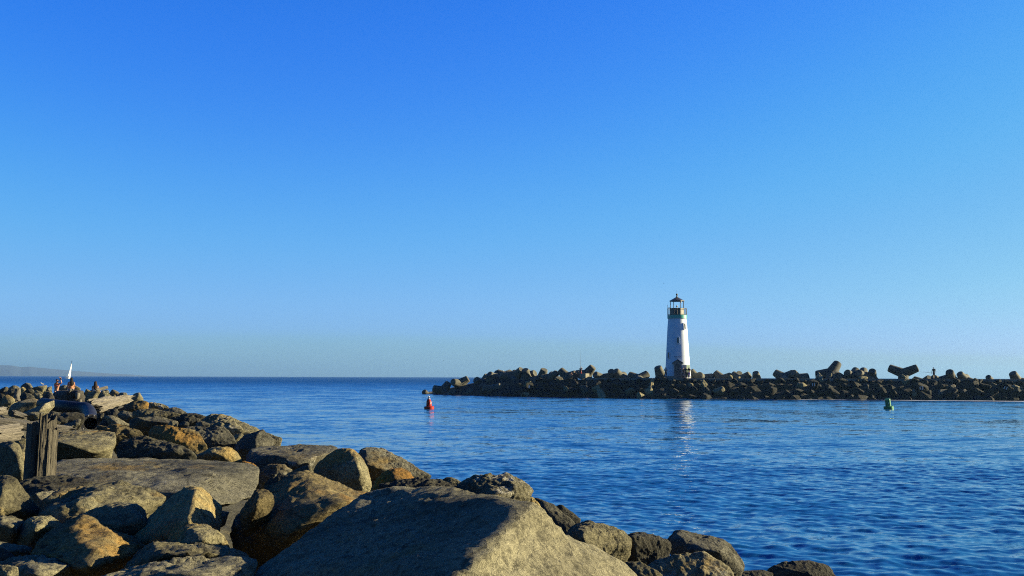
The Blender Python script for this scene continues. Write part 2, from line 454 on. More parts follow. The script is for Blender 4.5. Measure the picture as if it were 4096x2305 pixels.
def water_mat():
    m, n, l, b = nt('sea_water')
    b.inputs['Base Color'].default_value = (.004, .050, .150, 1)
    b.inputs['Roughness'].default_value = 0.06
    b.inputs['IOR'].default_value = 1.333
    v = coords(n, l, (0.55, 1.0, 1.0), per_object=False)
    geo = n.new('ShaderNodeNewGeometry')
    acc = geo.outputs['Normal']
    p = noise_n(n, l, v, 0.03, 3, 0.5, 0.4)                  # gusts: rougher and calmer water
    rp = ramp(n, [(0.35, 0.6), (0.65, 1.15)]); l.new(p.outputs[0], rp.inputs[0])
    for scale, amt, det in ((5.5, 0.42, 3), (1.3, 0.42, 3), (0.22, 0.30, 2)):
        t = noise_n(n, l, v, scale, det, 0.6, 0.0)
        sub = n.new('ShaderNodeVectorMath'); sub.operation = 'SUBTRACT'; sub.inputs[1].default_value = (.5, .5, .5)
        l.new(t.outputs[1], sub.inputs[0])
        fl = n.new('ShaderNodeVectorMath'); fl.operation = 'MULTIPLY'; fl.inputs[1].default_value = (amt, amt * 1.25, 0)
        l.new(sub.outputs[0], fl.inputs[0])
        sc = n.new('ShaderNodeVectorMath'); sc.operation = 'SCALE'
        l.new(fl.outputs[0], sc.inputs[0]); l.new(rp.outputs[0], sc.inputs['Scale'])
        ad = n.new('ShaderNodeVectorMath'); ad.operation = 'ADD'
        l.new(acc, ad.inputs[0]); l.new(sc.outputs[0], ad.inputs[1]); acc = ad.outputs[0]
    tl = n.new('ShaderNodeVectorMath'); tl.operation = 'ADD'; tl.inputs[1].default_value = (0, -0.09, 0)   # faces towards the open side show most at a low angle
    tcp = n.new('ShaderNodeTexCoord'); sx = n.new('ShaderNodeSeparateXYZ'); l.new(tcp.outputs['Object'], sx.inputs[0])
    mr = n.new('ShaderNodeMapRange'); mr.inputs[1].default_value = 50; mr.inputs[2].default_value = 600; mr.inputs[3].default_value = -0.04; mr.inputs[4].default_value = -0.30
    l.new(sx.outputs[1], mr.inputs[0]); cx = n.new('ShaderNodeCombineXYZ'); l.new(mr.outputs[0], cx.inputs[1]); l.new(cx.outputs[0], tl.inputs[1])
    l.new(acc, tl.inputs[0]); acc = tl.outputs[0]
    nm = n.new('ShaderNodeVectorMath'); nm.operation = 'NORMALIZE'
    l.new(acc, nm.inputs[0]); l.new(nm.outputs[0], b.inputs['Normal'])
    return m
M['water'] = water_mat()
def foam_mat():
    m, n, l, b = nt('sea_foam')
    b.inputs['Base Color'].default_value = (.42, .48, .66, 1); b.inputs['Roughness'].default_value = 0.9
    v = coords(n, l, (0.25, 1.2, 1), per_object=False)
    t = noise_n(n, l, v, 1.6, 7, 0.7, 0.5); r = ramp(n, [(0.42, 0.0), (0.56, 0.95)]); l.new(t.outputs[0], r.inputs[0])
    l.new(r.outputs[0], b.inputs['Alpha'])
    return m
M['foam'] = foam_mat()

# ------------------------------------------------------------------ sea, hills, haze
def build_sea():
    ds = []
    d = 9.0
    while d < 6600:
        ds.append(d)
        d += 0.065 if d < 38 else max(0.065, d * d / 7500) if d < 600 else d * 0.12
    ds = np.array(ds)
    fine = np.linspace(-31, 31, 860)
    ang = np.radians(np.concatenate([np.arange(-86, -31, 5.0), fine, np.arange(33, 88, 5.0)]))
    A, Dm = np.meshgrid(ang, ds)
    X = Dm * np.tan(np.clip(A, R(-84), R(84))); Y = Dm.copy()
    Z = np.zeros_like(X)
    rr = np.random.default_rng(3)
    for lam in np.exp(np.linspace(np.log(0.18), np.log(1.6), 60)):
        th = rr.normal(0.35, 0.75)                            # travel direction about the view axis
        k = 2 * np.pi / lam
        slope = 0.023 if lam < 0.8 else 0.013
        Zc = slope / k * np.sin(k * (X * math.sin(th) + Y * math.cos(th)) + rr.uniform(0, 6.28))
        step = np.gradient(ds)[:, None]
        Z += Zc * np.clip(1.6 - step * 2.2 / lam, 0, 1) * (1 if lam > 0.9 else 1)
    g = fbm(np.stack([X.ravel() * 0.04, Y.ravel() * 0.03, X.ravel() * 0], 1), 2).reshape(X.shape)
    Z *= (1.0 + 0.5 * g)
    nr, nc = X.shape
    idx = np.arange(nr * nc).reshape(nr, nc)
    Fc = np.stack([idx[:-1, :-1], idx[:-1, 1:], idx[1:, 1:], idx[1:, :-1]], -1).reshape(-1, 4)
    me = mesh_np('water', np.stack([X, Y, Z], -1).reshape(-1, 3), Fc)
    tag(link('water', me, M['water']), kind='structure')
build_sea()
def build_hills():
    D0 = 5600.0
    xs = np.linspace(-500, 640, 150)                          # photo columns the far ridge spans
    V, Fc = [], []
    for i, x in enumerate(xs):
        top = np.interp(x, [-500, -200, 0, 45, 68, 84, 120, 150, 250, 400, 560, 640], [1478, 1465, 1461, 1462, 1466, 1469, 1467, 1471, 1480, 1492, 1501, 1507])
        top += 0.6 * float(fbm([[x * 0.03, 3, 1]], 3)[0])
        g = at(x, 1506, D0); t = at(x, top, D0 + 150); k = at(x, 1506, D0 + 500)
        V += [(g.x, g.y, -0.5), t, (k.x, k.y, -0.5)]
    for i in range(len(xs) - 1):
        a = i * 3
        Fc += [(a, a + 3, a + 4, a + 1), (a + 1, a + 4, a + 5, a + 2)]
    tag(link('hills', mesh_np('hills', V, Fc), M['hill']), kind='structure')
build_hills()
# ------------------------------------------------------------------ near jetty: mound under the boulders
def shore_x(y):
    return float(np.interp(y, [0, 6, 9, 12, 15, 20, 25, 32, 45, 60, 68, 80], [6.5, 6, 5, 2.6, .4, -2, -4.4, -7.4, -12.5, -18.5, -25, -40]))
def ground_z(X, Y):
    X, Y = np.asarray(X, float), np.asarray(Y, float)
    sx = np.interp(Y, [0, 6, 9, 12, 15, 20, 25, 32, 45, 60, 68, 80], [6.5, 6, 5, 2.6, .4, -2, -4.4, -7.4, -12.5, -18.5, -25, -40])
    top = np.interp(Y, [0, 8, 16, 26, 40, 55, 66, 80], [1.0, 1.0, 1.3, 1.7, 1.95, 2.0, 1.95, 1.95])
    Z = -0.1 + np.clip((sx - X) / 6.0, -.4, 1) * top - np.clip((Y - 68) / 8, 0, 1) * 4.0
    P = np.stack([X.ravel(), Y.ravel(), 0 * X.ravel()], 1)
    return Z + (fbm(P * 0.9, 4) * 0.3).reshape(Z.shape)
def build_mound():
    xs = np.concatenate([np.linspace(-70, -8, 110), np.linspace(-7.6, 11, 60)]); ys = np.linspace(-6, 78, 160)
    X, Y = np.meshgrid(xs, ys)
    Z = ground_z(X, Y)
    nr, nc = X.shape; idx = np.arange(nr * nc).reshape(nr, nc)
    Fc = np.stack([idx[:-1, :-1], idx[:-1, 1:], idx[1:, 1:], idx[1:, :-1]], -1).reshape(-1, 4)
    tag(link('ground', mesh_np('ground', np.stack([X, Y, Z], -1).reshape(-1, 3), Fc), M['dark']), kind='structure')
build_mound()

ZN = {  # zoom windows the outlines were read in: (x0, y0, scale)
    1: (0, 1900, 3.58), 2: (500, 1900, 3.58), 3: (0, 1680, 4.293), 4: (500, 1620, 3.815),
    5: (0, 1510, 6.906), 6: (300, 1520, 5.152), 7: (1000, 1750, 3.626), 8: (1600, 1860, 3.259),
    9: (1950, 1900, 1.717), 0: (0, 0, 1.0)}
def zpt(z, p):
    x0, y0, s = ZN[z]
    return x0 + p[0] / s, y0 + p[1] / s
ROCK_N = [0]
def boulder(z, d, outline, label, mat='tan', ridge=(), t=None, lv=None, p=34, rough=0.06, chips=0.7, lean=0.35, freq=1.0, name='boulder', cat='boulder', group=None, drop=0.35, raw=False, plates=.5, merge=.94, also=None, facets=8):
    """outline: what the photo shows of the stone, read in zoom window z; d: its distance;
    t: its thickness; ridge: (x, y, nearer-by) crest points; the stone goes on behind and below."""
    pts = [zpt(z, q) for q in outline]
    xs = [q[0] for q in pts]; ys = [q[1] for q in pts]
    w = (max(xs) - min(xs)) * d / F; h = (max(ys) - min(ys)) * d / F
    if t is None: t = 0.55 * (w + h) * 0.8
    y0, y1 = min(ys), max(ys)
    P = [at(*zpt(z, q), q[2]) for q in outline] if raw else []
    cx, cy = sum(xs) / len(xs), sum(ys) / len(ys)
    for (x, y), q in zip(pts, outline):
        if raw: break
        k = (y1 - y) / max(1, y1 - y0)
        dd = q[2] if len(q) > 2 else lean * t * k
        P.append(at(x, y, d + dd))
        P.append(at(cx + (x - cx) * 0.78, cy + (y - cy) * 0.72 + 0.06 * (y1 - y0), d + dd + t * 0.75))
    if not ridge and not raw: P.append(at(cx, cy + 0.1 * (y1 - y0), d - 0.12 * t))
    for q in ridge:
        x, y = zpt(z, q); P.append(at(x, y, d + q[2]))
    if d > 40: drop = 1.0
    # the buried foot
    for x, y in pts:
        if y > cy and not raw:
            a = at(cx + (x - cx) * 0.8, y, d + 0.35 * t); a.z -= drop * (h + 0.2 * w); P.append(a)
    if lv is None:
        pix = max(max(xs) - min(xs), max(ys) - min(ys))
        lv = 6 if pix > 200 else 5 if pix > 70 else 4
    ROCK_N[0] += 1
    c, V, Fc = star_rock(P, lv, p, rough, ROCK_N[0], chips, freq, plates=plates, merge=merge, also=also, facets=facets)
    o = link(name, mesh_np(name, V, Fc), M[mat], loc=c)
    tag(o, label, cat, group or 'boulders of the near jetty')
    return o
B = boulder
# --- the big front boulder
apron = [at(*q) for q in ((1700, 2200, 4.75), (1950, 2130, 4.75), (2190, 2125, 4.78), (2311, 2170, 4.85), (2451, 2224, 4.9), (2540, 2288, 4.92), (2572, 2420, 4.9), (2000, 2190, 4.32), (1880, 2240, 4.16), (1795, 2312, 4.02), (1745, 2440, 3.95), (2250, 2330, 4.3), (2300, 2440, 4.2), (1500, 2400, 4.6), (1500, 2300, 5.4), (2300, 2300, 5.5), (1600, 2480, 5.5), (2400, 2480, 5.5))]
B(0, 4.6, [(1000, 2320, .3), (1080, 2245, .4), (1215, 2152, .75), (1330, 2077, 1.0), (1414, 2012, 1.15), (1472, 1972, 1.2), (1634, 1951, 1.15), (1784, 1961, .95), (1999, 1998, .35), (2122, 2016, .02), (2196, 2060, .1), (2215, 2100, .15), (2212, 2135, .15), (2180, 2300, .2), (2150, 2440, .2), (980, 2450, .3)],
  'huge smooth grey-tan boulder in the bottom centre, sunlit only on its right', 'pale',
  [(2115, 2026, -.08), (2075, 2088, -.22), (1990, 2150, -.38), (1880, 2234, -.52), (1795, 2310, -.64), (1745, 2440, -.72), (1330, 2340, .10), (1650, 2345, -.28)], t=.8, lv=6, p=44, rough=0.028, chips=0.55, freq=2.4, plates=.15, merge=.985, also=apron, facets=0)
# --- lower left
B(1, 7.8, [(-140, 60), (0, 15), (120, 25), (200, 55), (260, 140), (330, 200), (420, 330), (600, 520), (620, 620), (400, 680), (0, 700), (-160, 680)],
  'tall tan boulder at the left edge below the dark one beside the wooden pile', 'tan', [(-90, 420, -.45), (20, 120, -.2)], rough=.05)
B(1, 7.4, [(-70, 455), (0, 462), (40, 480), (80, 600), (-60, 640)], 'small pale yellow stone catching the sun at the left edge', 'gold', lv=5)
B(1, 8.4, [(425, 300), (540, 250), (680, 230), (842, 232), (832, 295), (640, 440), (590, 520), (470, 460)], 'small pointed stone, half sunlit, in front of the long flat slab', 'pale', [(548, 268, -.08), (632, 430, -.25)])
B(1, 7.5, [(590, 470), (650, 400), (840, 270), (1000, 238), (1200, 212), (1400, 148), (1560, 140), (1800, 132), (1960, 190), (2148, 262), (2330, 310), (2350, 380), (2150, 470), (2000, 580), (1500, 680), (1000, 730), (880, 720), (700, 660)],
  'broad tan boulder with a long pale crest and a yellow stain', 'tan', [(740, 470, -.25), (1010, 490, -.4), (965, 700, -.5), (1560, 420, -.2)], t=1.3, rough=.06, chips=.8)
B(1, 6.8, [(950, 720), (1100, 585), (1500, 485), (1650, 395), (1800, 380), (2000, 405), (2065, 455), (2095, 560), (2050, 720), (2000, 800), (1700, 1000), (1200, 950), (1000, 840)],
  'rounded boulder wholly in shade left of the golden one', 'tan', [(2035, 480, -.12), (2000, 740, -.35), (1750, 470, -.05)], rough=.035)
B(1, 7.0, [(-90, 595), (80, 590), (330, 625), (338, 800), (300, 905), (180, 1000), (40, 1000), (-90, 980)], 'cracked sunlit boulder at the left edge', 'pale', [(-60, 700, -.3), (180, 780, -.3)], chips=.9)
B(1, 6.9, [(325, 640), (420, 585), (540, 560), (620, 585), (800, 645), (970, 745), (800, 830), (600, 940), (450, 1040), (330, 1040), (240, 990), (325, 860)], 'low rounded boulder beside the cracked one, its left cheek in shade', 'tan', [(560, 640, -.2), (500, 760, -.28)])
B(1, 6.5, [(-110, 950), (0, 968), (200, 995), (445, 1050), (445, 1100), (340, 1200), (200, 1280), (-110, 1290)], 'low smooth boulder at the left edge under the cracked one', 'pale', [(100, 1100, -.15)])
B(1, 6.05, [(-110, 1075), (0, 1058), (80, 1066), (180, 1136), (260, 1190), (0, 1320), (-110, 1330)], 'dark stone in place of a cast shadow at the left edge above the lowest slab', 'dark')  # dark stone added where only a cast shadow lies
B(1, 6.0, [(340, 1180), (440, 1060), (500, 960), (640, 835), (800, 765), (1000, 725), (1160, 692), (1220, 684), (1320, 752), (1500, 845), (1700, 955), (1900, 1025), (2070, 1078), (1990, 1180), (1830, 1310), (1600, 1390), (1300, 1400), (1200, 1380), (900, 1340), (600, 1290)],
  'large wedge-shaped boulder with a dark left face and orange-stained right face', 'ochre', [(1190, 715, -.05), (1470, 900, -.25), (1330, 1120, -.5), (1290, 1350, -.7), (700, 1150, -.25)], t=1.1, rough=.06, chips=.9)
B(1, 5.5, [(-60, 1290), (230, 1185), (400, 1165), (600, 1160), (800, 1195), (1000, 1255), (1165, 1318), (1000, 1430), (760, 1500), (640, 1580), (-60, 1560)], 'wavy sunlit slab in the bottom left corner', 'pale', [(300, 1300, -.15), (640, 1440, -.35)], t=.9, chips=.8)
B(1, 5.1, [(-80, 1275), (0, 1285), (160, 1305), (265, 1350), (265, 1500), (-80, 1560)], 'small rounded stone in the very bottom left corner', 'tan')
B(2, 6.5, [(-10, 950), (220, 755), (300, 675), (400, 575), (560, 415), (740, 255), (930, 198), (1050, 198), (1150, 228), (1230, 285), (1295, 480), (1318, 600), (1362, 740), (1340, 830), (1250, 880), (900, 1060), (600, 1120), (200, 1120), (0, 1040)],
  'golden boulder with one smooth bright sunlit face and a long dark left flank', 'gold', [(1085, 225, -.02), (1125, 340, -.18), (1000, 480, -.3), (1040, 740, -.55), (700, 900, -.35)], t=1.1, rough=.04)
B(2, 5.9, [(580, 960), (700, 825), (930, 725), (1100, 710), (1250, 765), (1390, 855), (1470, 985), (1535, 1110), (1420, 1200), (900, 1200), (640, 1120)], 'small dome-shaped grey-brown boulder in front of the golden one', 'tan', [(935, 745, -.05), (995, 970, -.25), (1190, 930, -.25)], rough=.05)
B(2, 5.3, [(0, 1330), (140, 1195), (280, 1075), (400, 995), (500, 962), (740, 958), (940, 978), (1100, 1012), (1250, 1055), (1500, 1105), (1640, 1145), (1800, 1200), (1700, 1300), (1200, 1330), (600, 1400), (60, 1450)], 'broad pocked slab below the small dome boulder', 'tan', [(560, 1160, -.2), (1150, 1130, -.15)], t=.9, rough=.06, chips=1.0)
B(2, 4.75, [(-420, 1500), (-250, 1440), (0, 1362), (300, 1292), (600, 1258), (900, 1222), (1200, 1195), (1700, 1192), (1915, 1202), (1870, 1300), (1790, 1450), (1720, 1620), (-400, 1640)], 'wide pale slab along the bottom edge left of the huge front boulder', 'pale', [(600, 1450, -.2), (1300, 1400, -.2)], t=.9)
B(7, 6.7, [(-290, 1320), (-170, 1080), (0, 930), (240, 800), (330, 752), (420, 732), (460, 652), (640, 552), (760, 537), (900, 562), (1010, 602), (1150, 612), (1320, 652), (1460, 702), (1720, 800), (1700, 900), (1500, 1000), (1400, 1080), (1000, 1330), (700, 1560), (300, 1640), (-100, 1600)],
  'very large brown boulder behind the front one, dark face with a sunlit golden top', 'ochre', [(690, 640, -.02), (740, 730, -.12), (1010, 850, -.3), (1230, 880, -.4), (1440, 960, -.5), (300, 1200, -.3), (600, 1400, -.6)], t=1.5, rough=.05, chips=.7)
B(7, 6.3, [(-130, 1090), (0, 892), (110, 782), (240, 788), (375, 900), (310, 1000), (0, 1200), (-130, 1240)], 'rough brown knob of rock jutting in front of the very large brown boulder', 'ochre', [(120, 860, -.15), (100, 1000, -.2)], rough=.08, chips=1)
B(2, 7.7, [(1285, 500), (1400, 515), (1485, 565), (1440, 640), (1330, 690), (1270, 640)], 'flat pale stone down in the gap between the golden and very large brown boulder', 'pale', p=36)
# --- middle left
B(0, 10.5, [(233, 1850, 12.0), (300, 1836, 12.7), (500, 1841, 12.7), (841, 1847, 12.5), (955, 1855, 11.9), (205, 1903, 10.3), (300, 1935, 9.8), (500, 1965, 9.5), (722, 1968, 9.4), (786, 1934, 9.75), (826, 1890, 10.25), (915, 1852, 11.2),
    (992, 1859, 11.4), (1022, 1882, 11.1), (1025, 1916, 10.8), (1015, 1963, 10.45), (935, 2008, 9.95), (850, 2028, 9.65), (735, 2020, 9.35), (500, 2015, 9.5), (225, 1965, 10.1), (960, 1950, 12.4), (300, 1930, 12.6)],
  'long flat-topped grey slab with a rounded sunlit end, beside the wooden pile', 'grey', p=36, rough=.03, chips=.7, lv=6, raw=True)
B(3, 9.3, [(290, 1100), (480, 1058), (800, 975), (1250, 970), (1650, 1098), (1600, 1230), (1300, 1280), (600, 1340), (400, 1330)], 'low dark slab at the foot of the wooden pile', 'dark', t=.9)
B(3, 13.8, [(950, 300, 1.2), (1080, 226, 1.8), (1300, 156, 2.2), (1520, 138, 2.2), (1700, 196, 1.9), (1850, 226, 1.4), (1950, 295, .7), (2035, 420), (1965, 520), (1640, 570), (1500, 620), (1200, 610), (950, 610)], 'square-edged block with a flat top and a bright right end, right of the wooden pile', 'tan', [(960, 365, 0), (1500, 365, -.15), (1620, 560, -.3), (1100, 560, -.05)], t=1.1, p=28, rough=.035)
B(3, 16, [(1640, 110), (1800, 86), (2100, 116), (2400, 186), (2455, 280), (2300, 370), (2050, 440), (1900, 280)], 'rough golden-brown boulder behind the square-edged block', 'ochre', rough=.09, chips=1)
B(4, 12.8, [(-130, 640), (-50, 555), (100, 495), (220, 485), (400, 525), (560, 575), (650, 584), (800, 614), (900, 655), (935, 720), (1090, 795), (900, 900), (400, 900), (-120, 840)], 'long dark boulder in shade behind the long flat slab', 'dark', [(880, 680, -.1)], rough=.07, chips=.9)
B(4, 15, [(335, 410), (400, 336), (640, 326), (900, 366), (1000, 426), (1120, 456), (1205, 560), (1275, 680), (1080, 780), (950, 730), (700, 620), (400, 540)], 'sunlit boulder with a bright orange-brown stain', 'ochre', rough=.05, chips=.6)
B(4, 16, [(820, 350), (900, 316), (1080, 326), (1250, 346), (1400, 316), (1560, 366), (1615, 430), (1695, 530), (1695, 630), (1640, 720), (1450, 720), (1260, 700), (1190, 570), (1000, 430)], 'grey rounded boulder to the right of the orange-stained one', 'grey', rough=.06, chips=.7)
B(4, 13.4, [(1070, 775), (1150, 725), (1330, 645), (1550, 635), (1710, 705), (1797, 830), (1730, 930), (1500, 930), (1200, 900)], 'faceted light brown stone above the rounded end of the long slab', 'gold', [(1400, 730, -.2)], p=28)
B(4, 15.6, [(1690, 720), (1728, 580), (1800, 486), (2000, 426), (2110, 380), (2165, 440), (2255, 520), (2265, 650), (2100, 720), (1850, 760), (1750, 770)], 'pointed grey-green block standing before the water', 'grey', [(2015, 455, -.02), (1990, 670, -.25)], p=28)
B(4, 17, [(2145, 416), (2280, 464), (2403, 526), (2375, 600), (2335, 670), (2200, 690), (2150, 600)], 'pale stone behind the pointed grey-green block at the waterline', 'pale', p=28)
B(4, 19, [(1090, 335), (1228, 206), (1320, 141), (1420, 136), (1565, 160), (1700, 246), (1850, 336), (2060, 388), (2000, 470), (1850, 500), (1640, 430), (1380, 320)], 'large pale sloping slab streaked with white droppings', 'white', t=1.3, p=26)
B(4, 22, [(670, 212), (840, 146), (1000, 136), (1090, 176), (1230, 166), (1255, 250), (1100, 340), (980, 330), (800, 300)], 'dark jagged stone left of the white-streaked slab', 'dark', rough=.09, chips=1)
B(4, 25, [(105, 110), (220, 75), (400, 55), (600, 106), (870, 150), (700, 225), (480, 215), (290, 250), (130, 190)], 'long sunlit sloping stone with a thin rusty streak', 'tan', p=26)
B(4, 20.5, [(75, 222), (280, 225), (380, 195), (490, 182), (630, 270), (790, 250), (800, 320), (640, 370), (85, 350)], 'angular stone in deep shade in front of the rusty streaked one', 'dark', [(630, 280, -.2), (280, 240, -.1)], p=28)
B(4, 26, [(550, 110), (680, 55), (780, 46), (900, 86), (965, 150), (860, 175), (700, 160)], 'grey lumpy stone at the edge of the water beyond the rusty streaked one', 'grey', rough=.08)
B(4, 19, [(630, 335), (700, 236), (800, 286), (785, 340)], 'small triangular sunlit stone in the middle of the jetty', 'pale', p=30)
B(4, 19, [(815, 300), (900, 246), (983, 268), (972, 320), (860, 335)], 'small dark stone beside the triangular sunlit one', 'grey')
B(4, 18, [(1080, 285), (1160, 246), (1280, 276), (1305, 315), (1200, 355), (1090, 345)], 'small grey stone below the white-streaked slab', 'grey')
B(4, 17, [(1630, 510), (1700, 436), (1835, 458), (1700, 530), (1660, 560)], 'thin sunlit stone wedged beside the grey rounded boulder', 'tan')
B(4, 12.2, [(1730, 890), (1830, 850), (1960, 895), (2030, 960), (2030, 1010), (1900, 1010)], 'small rust-coloured stone peeking over the end of the long slab', 'rust')
# --- centre
B(7, 13, [(-70, 300, .5), (40, 165, 1.4), (200, 145, 1.8), (500, 140, 1.9), (800, 131, 1.9), (1050, 136, 1.6), (1280, 146, 1.1), (1330, 200, .8), (1200, 250, .6), (1000, 350, .4), (920, 470, .3), (880, 520, .2), (740, 500, 0), (500, 470, 0), (100, 520, 0), (-70, 440, 0)],
  'flat-topped block with white droppings on top, in front of the water', 'guano', [(220, 282, -.05), (560, 302, -.15), (715, 312, -.25), (950, 262, .1), (1060, 212, .45), (740, 420, -.25)], t=1.0, p=28, rough=.035)
B(7, 12.4, [(898, 490), (950, 378), (1100, 286), (1250, 226), (1400, 175), (1500, 186), (1585, 250), (1648, 330), (1690, 430), (1735, 620), (1745, 740), (1500, 840), (1200, 700), (940, 620)], 'dark dome-shaped boulder left of the tall grey peak', 'tan', [(1540, 275, -.02), (1540, 430, -.2), (1660, 580, -.25)], rough=.04)
B(7, 14, [(1545, 215), (1600, 124), (1700, 94), (1800, 114), (2000, 205), (2200, 335), (2400, 436), (2540, 496), (2650, 560), (2538, 660), (2300, 680), (1900, 660), (1750, 650), (1640, 360)], 'tall grey peaked boulder rising against the water', 'grey', [(1700, 140, -.02), (1690, 420, -.3), (2000, 480, -.2)], rough=.06, chips=.9)
B(7, 10, [(1710, 800), (1820, 596), (1900, 525), (2050, 454), (2200, 444), (2325, 486), (2395, 630), (2350, 720), (2000, 840)], 'boulder with a bright orange lichen-covered top', 'rust', [(2105, 490, -.02), (2115, 640, -.2)], rough=.06)
B(7, 11.9, [(60, 690), (80, 520), (220, 440), (290, 395), (420, 395), (560, 400), (632, 468), (600, 560), (420, 700), (160, 740)], 'rough mossy grey-green boulder between the flat-topped block and the brown one', 'grey', rough=.1, chips=1.1)
B(7, 9.2, [(490, 560), (640, 480), (760, 430), (850, 392), (885, 420), (935, 580), (800, 680), (560, 680)], 'small peaked stone behind the very large brown boulder', 'tan', [(860, 420, -.02), (880, 560, -.1)], p=28)
B(7, 8.4, [(210, 700), (300, 600), (480, 530), (600, 540), (600, 680), (400, 800), (220, 800)], 'dark stone tucked under the small peaked one', 'dark')
B(8, 9.4, [(-270, 270), (-80, 215), (0, 208), (200, 194), (420, 178), (535, 210), (730, 290), (500, 380), (200, 380), (-100, 380), (-250, 320)], 'low dark rough boulder just behind the huge front one', 'dark', [(430, 215, -.05), (330, 300, -.2)], rough=.08, chips=1)
B(8, 12.5, [(525, 214), (620, 154), (680, 160), (865, 250), (760, 310), (640, 300)], 'small pointed brown stone at the waterline', 'tan')
B(8, 9.5, [(630, 335), (760, 285), (900, 225), (980, 175), (1200, 139), (1400, 109), (1465, 130), (1605, 250), (1685, 400), (1710, 520), (1500, 620), (1000, 620), (740, 480)], 'rounded boulder crusted with white and ochre, behind the huge front one', 'white', [(1125, 245, -.1), (1140, 470, -.35), (1480, 330, -.2)], rough=.07, chips=1)
B(8, 9.6, [(1670, 440), (1720, 420), (1770, 470), (1830, 560), (1890, 620), (1720, 690), (1600, 600)], 'yellow knobbly stone at the right foot of the white-crusted boulder', 'gold', rough=.09)
B(8, 11, [(1710, 430), (1790, 434), (1950, 494), (2100, 604), (2290, 765), (2240, 830), (1990, 780), (1850, 640)], 'sloping grey slab right of the white-crusted boulder', 'grey', p=26)
B(8, 12.5, [(2025, 545), (2080, 519), (2140, 534), (2285, 650), (2345, 745), (2260, 800), (2150, 680)], 'dark tilted stone behind the sloping grey slab at the waterline', 'dark')
# --- right side slope
B(9, 9.4, [(430, 330), (520, 308), (600, 348), (640, 440), (560, 500), (440, 470)], 'shaded stone wedged between the front boulder and the faceted tan one', 'dark')
B(9, 8.6, [(500, 450), (590, 347), (700, 320), (760, 336), (860, 366), (970, 386), (978, 500), (880, 580), (760, 600), (620, 540)], 'faceted tan boulder right of the huge front one', 'tan', [(650, 400, -.25), (680, 520, -.3)], p=26, rough=.06, chips=.9)
B(9, 8.9, [(860, 560), (960, 386), (1080, 386), (1190, 431), (1255, 480), (1250, 560), (1150, 660), (1050, 700), (940, 640)], 'square dark block in shade between two sunlit boulders', 'dark', [(975, 420, -.1)], p=26)
B(9, 9.6, [(1228, 440), (1290, 396), (1420, 400), (1560, 420), (1592, 457), (1655, 467), (1685, 540), (1755, 610), (1760, 680), (1650, 720), (1500, 640), (1310, 580), (1240, 500)], 'grey boulder with flat facets on the lower right shore', 'grey', [(1310, 430, -.05), (1320, 520, -.2), (1590, 520, -.3)], p=28, rough=.05)
B(9, 7.8, [(1060, 660), (1180, 566), (1280, 526), (1430, 530), (1540, 575), (1690, 680), (1740, 730), (1600, 820), (1100, 840), (1000, 760)], 'rounded brown boulder with pale lichen on the lower right shore', 'white', rough=.06)
B(9, 7.0, [(940, 600), (1050, 600), (1130, 645), (1200, 700), (1150, 780), (960, 780)], 'low brown stone at the right foot of the huge front boulder', 'tan')
B(9, 10.3, [(1680, 690), (1760, 662), (1900, 656), (1960, 680), (1950, 760), (1700, 760)], 'flat dark stone at the bottom right just above the water', 'dark')
B(9, 10.6, [(1910, 680), (1950, 636), (2050, 601), (2230, 590), (2335, 622), (2405, 665), (2440, 730), (2300, 780), (1950, 780)], 'low dark boulder at the bottom right, last before the water', 'dark', rough=.05)
# --- far end of the near jetty
B(6, 22, [(590, 745), (770, 731), (900, 796), (1050, 866), (1165, 945), (970, 990), (850, 930), (720, 900)], 'smooth angular slab in full sun right of the pipe mouth', 'pale', [(850, 900, -.15)], p=30, rough=.025)
B(6, 22.4, [(490, 940), (560, 826), (610, 736), (720, 866), (860, 930), (600, 990)], 'dark shaded stone with two pale marks beside the pipe mouth', 'dark', p=28)
B(6, 30, [(880, 645), (960, 586), (1040, 536), (1200, 466), (1330, 426), (1480, 436), (1535, 500), (1480, 590), (1300, 600), (1100, 640), (920, 720)], 'broad ochre stone below the tip of the bleached log', 'ochre', p=24, rough=.07)
B(6, 38, [(1070, 445), (1225, 326), (1228, 276), (1325, 261), (1375, 330), (1415, 430), (1300, 460)], 'pointed stone standing against the water beyond the bleached log', 'pale', [(1320, 290, -.2), (1250, 420, -.2)], p=30)
B(6, 43, [(840, 335), (940, 266), (1060, 262), (1095, 330), (1000, 370)], 'blocky grey stone left of the pointed one by the water', 'grey', p=28)
B(6, 32, [(1480, 490), (1580, 460), (1700, 486), (1850, 515), (1935, 560), (1900, 620), (1700, 610), (1550, 590)], 'long white-spotted stone at the edge of the water', 'white', rough=.08)
B(6, 26, [(1750, 665), (1900, 616), (2050, 575), (2100, 606), (2250, 636), (2345, 710), (2200, 760), (1900, 740)], 'dark speckled boulder at the edge of the water, below the white-spotted one', 'grey', rough=.07)
B(6, 26, [(870, 700), (1000, 636), (1200, 675), (1345, 740), (1250, 800), (1000, 800), (900, 780)], 'rounded grey stone behind the smooth angular slab', 'grey')
B(6, 26, [(435, 700), (600, 676), (595, 810), (445, 820)], 'dark lumpy stone right of the pipe elbow', 'dark')
B(6, 27, [(610, 690), (700, 605), (850, 585), (935, 700), (880, 790), (700, 770)], 'dark angular stone under the bleached log', 'dark', p=28)
B(6, 45, [(205, 375), (280, 266), (420, 226), (530, 236), (465, 330), (350, 420), (250, 440)], 'brownish stone between the root stump and the seated woman on the right', 'tan', p=26)
B(6, 42, [(470, 345), (540, 236), (640, 256), (755, 330), (725, 400), (560, 370)], 'sloping stone above the bleached log', 'tan', p=26)
B(6, 48, [(690, 275), (760, 185), (850, 226), (945, 280), (900, 330), (780, 320)], 'jagged stone near the water behind the bleached log', 'grey', p=26)
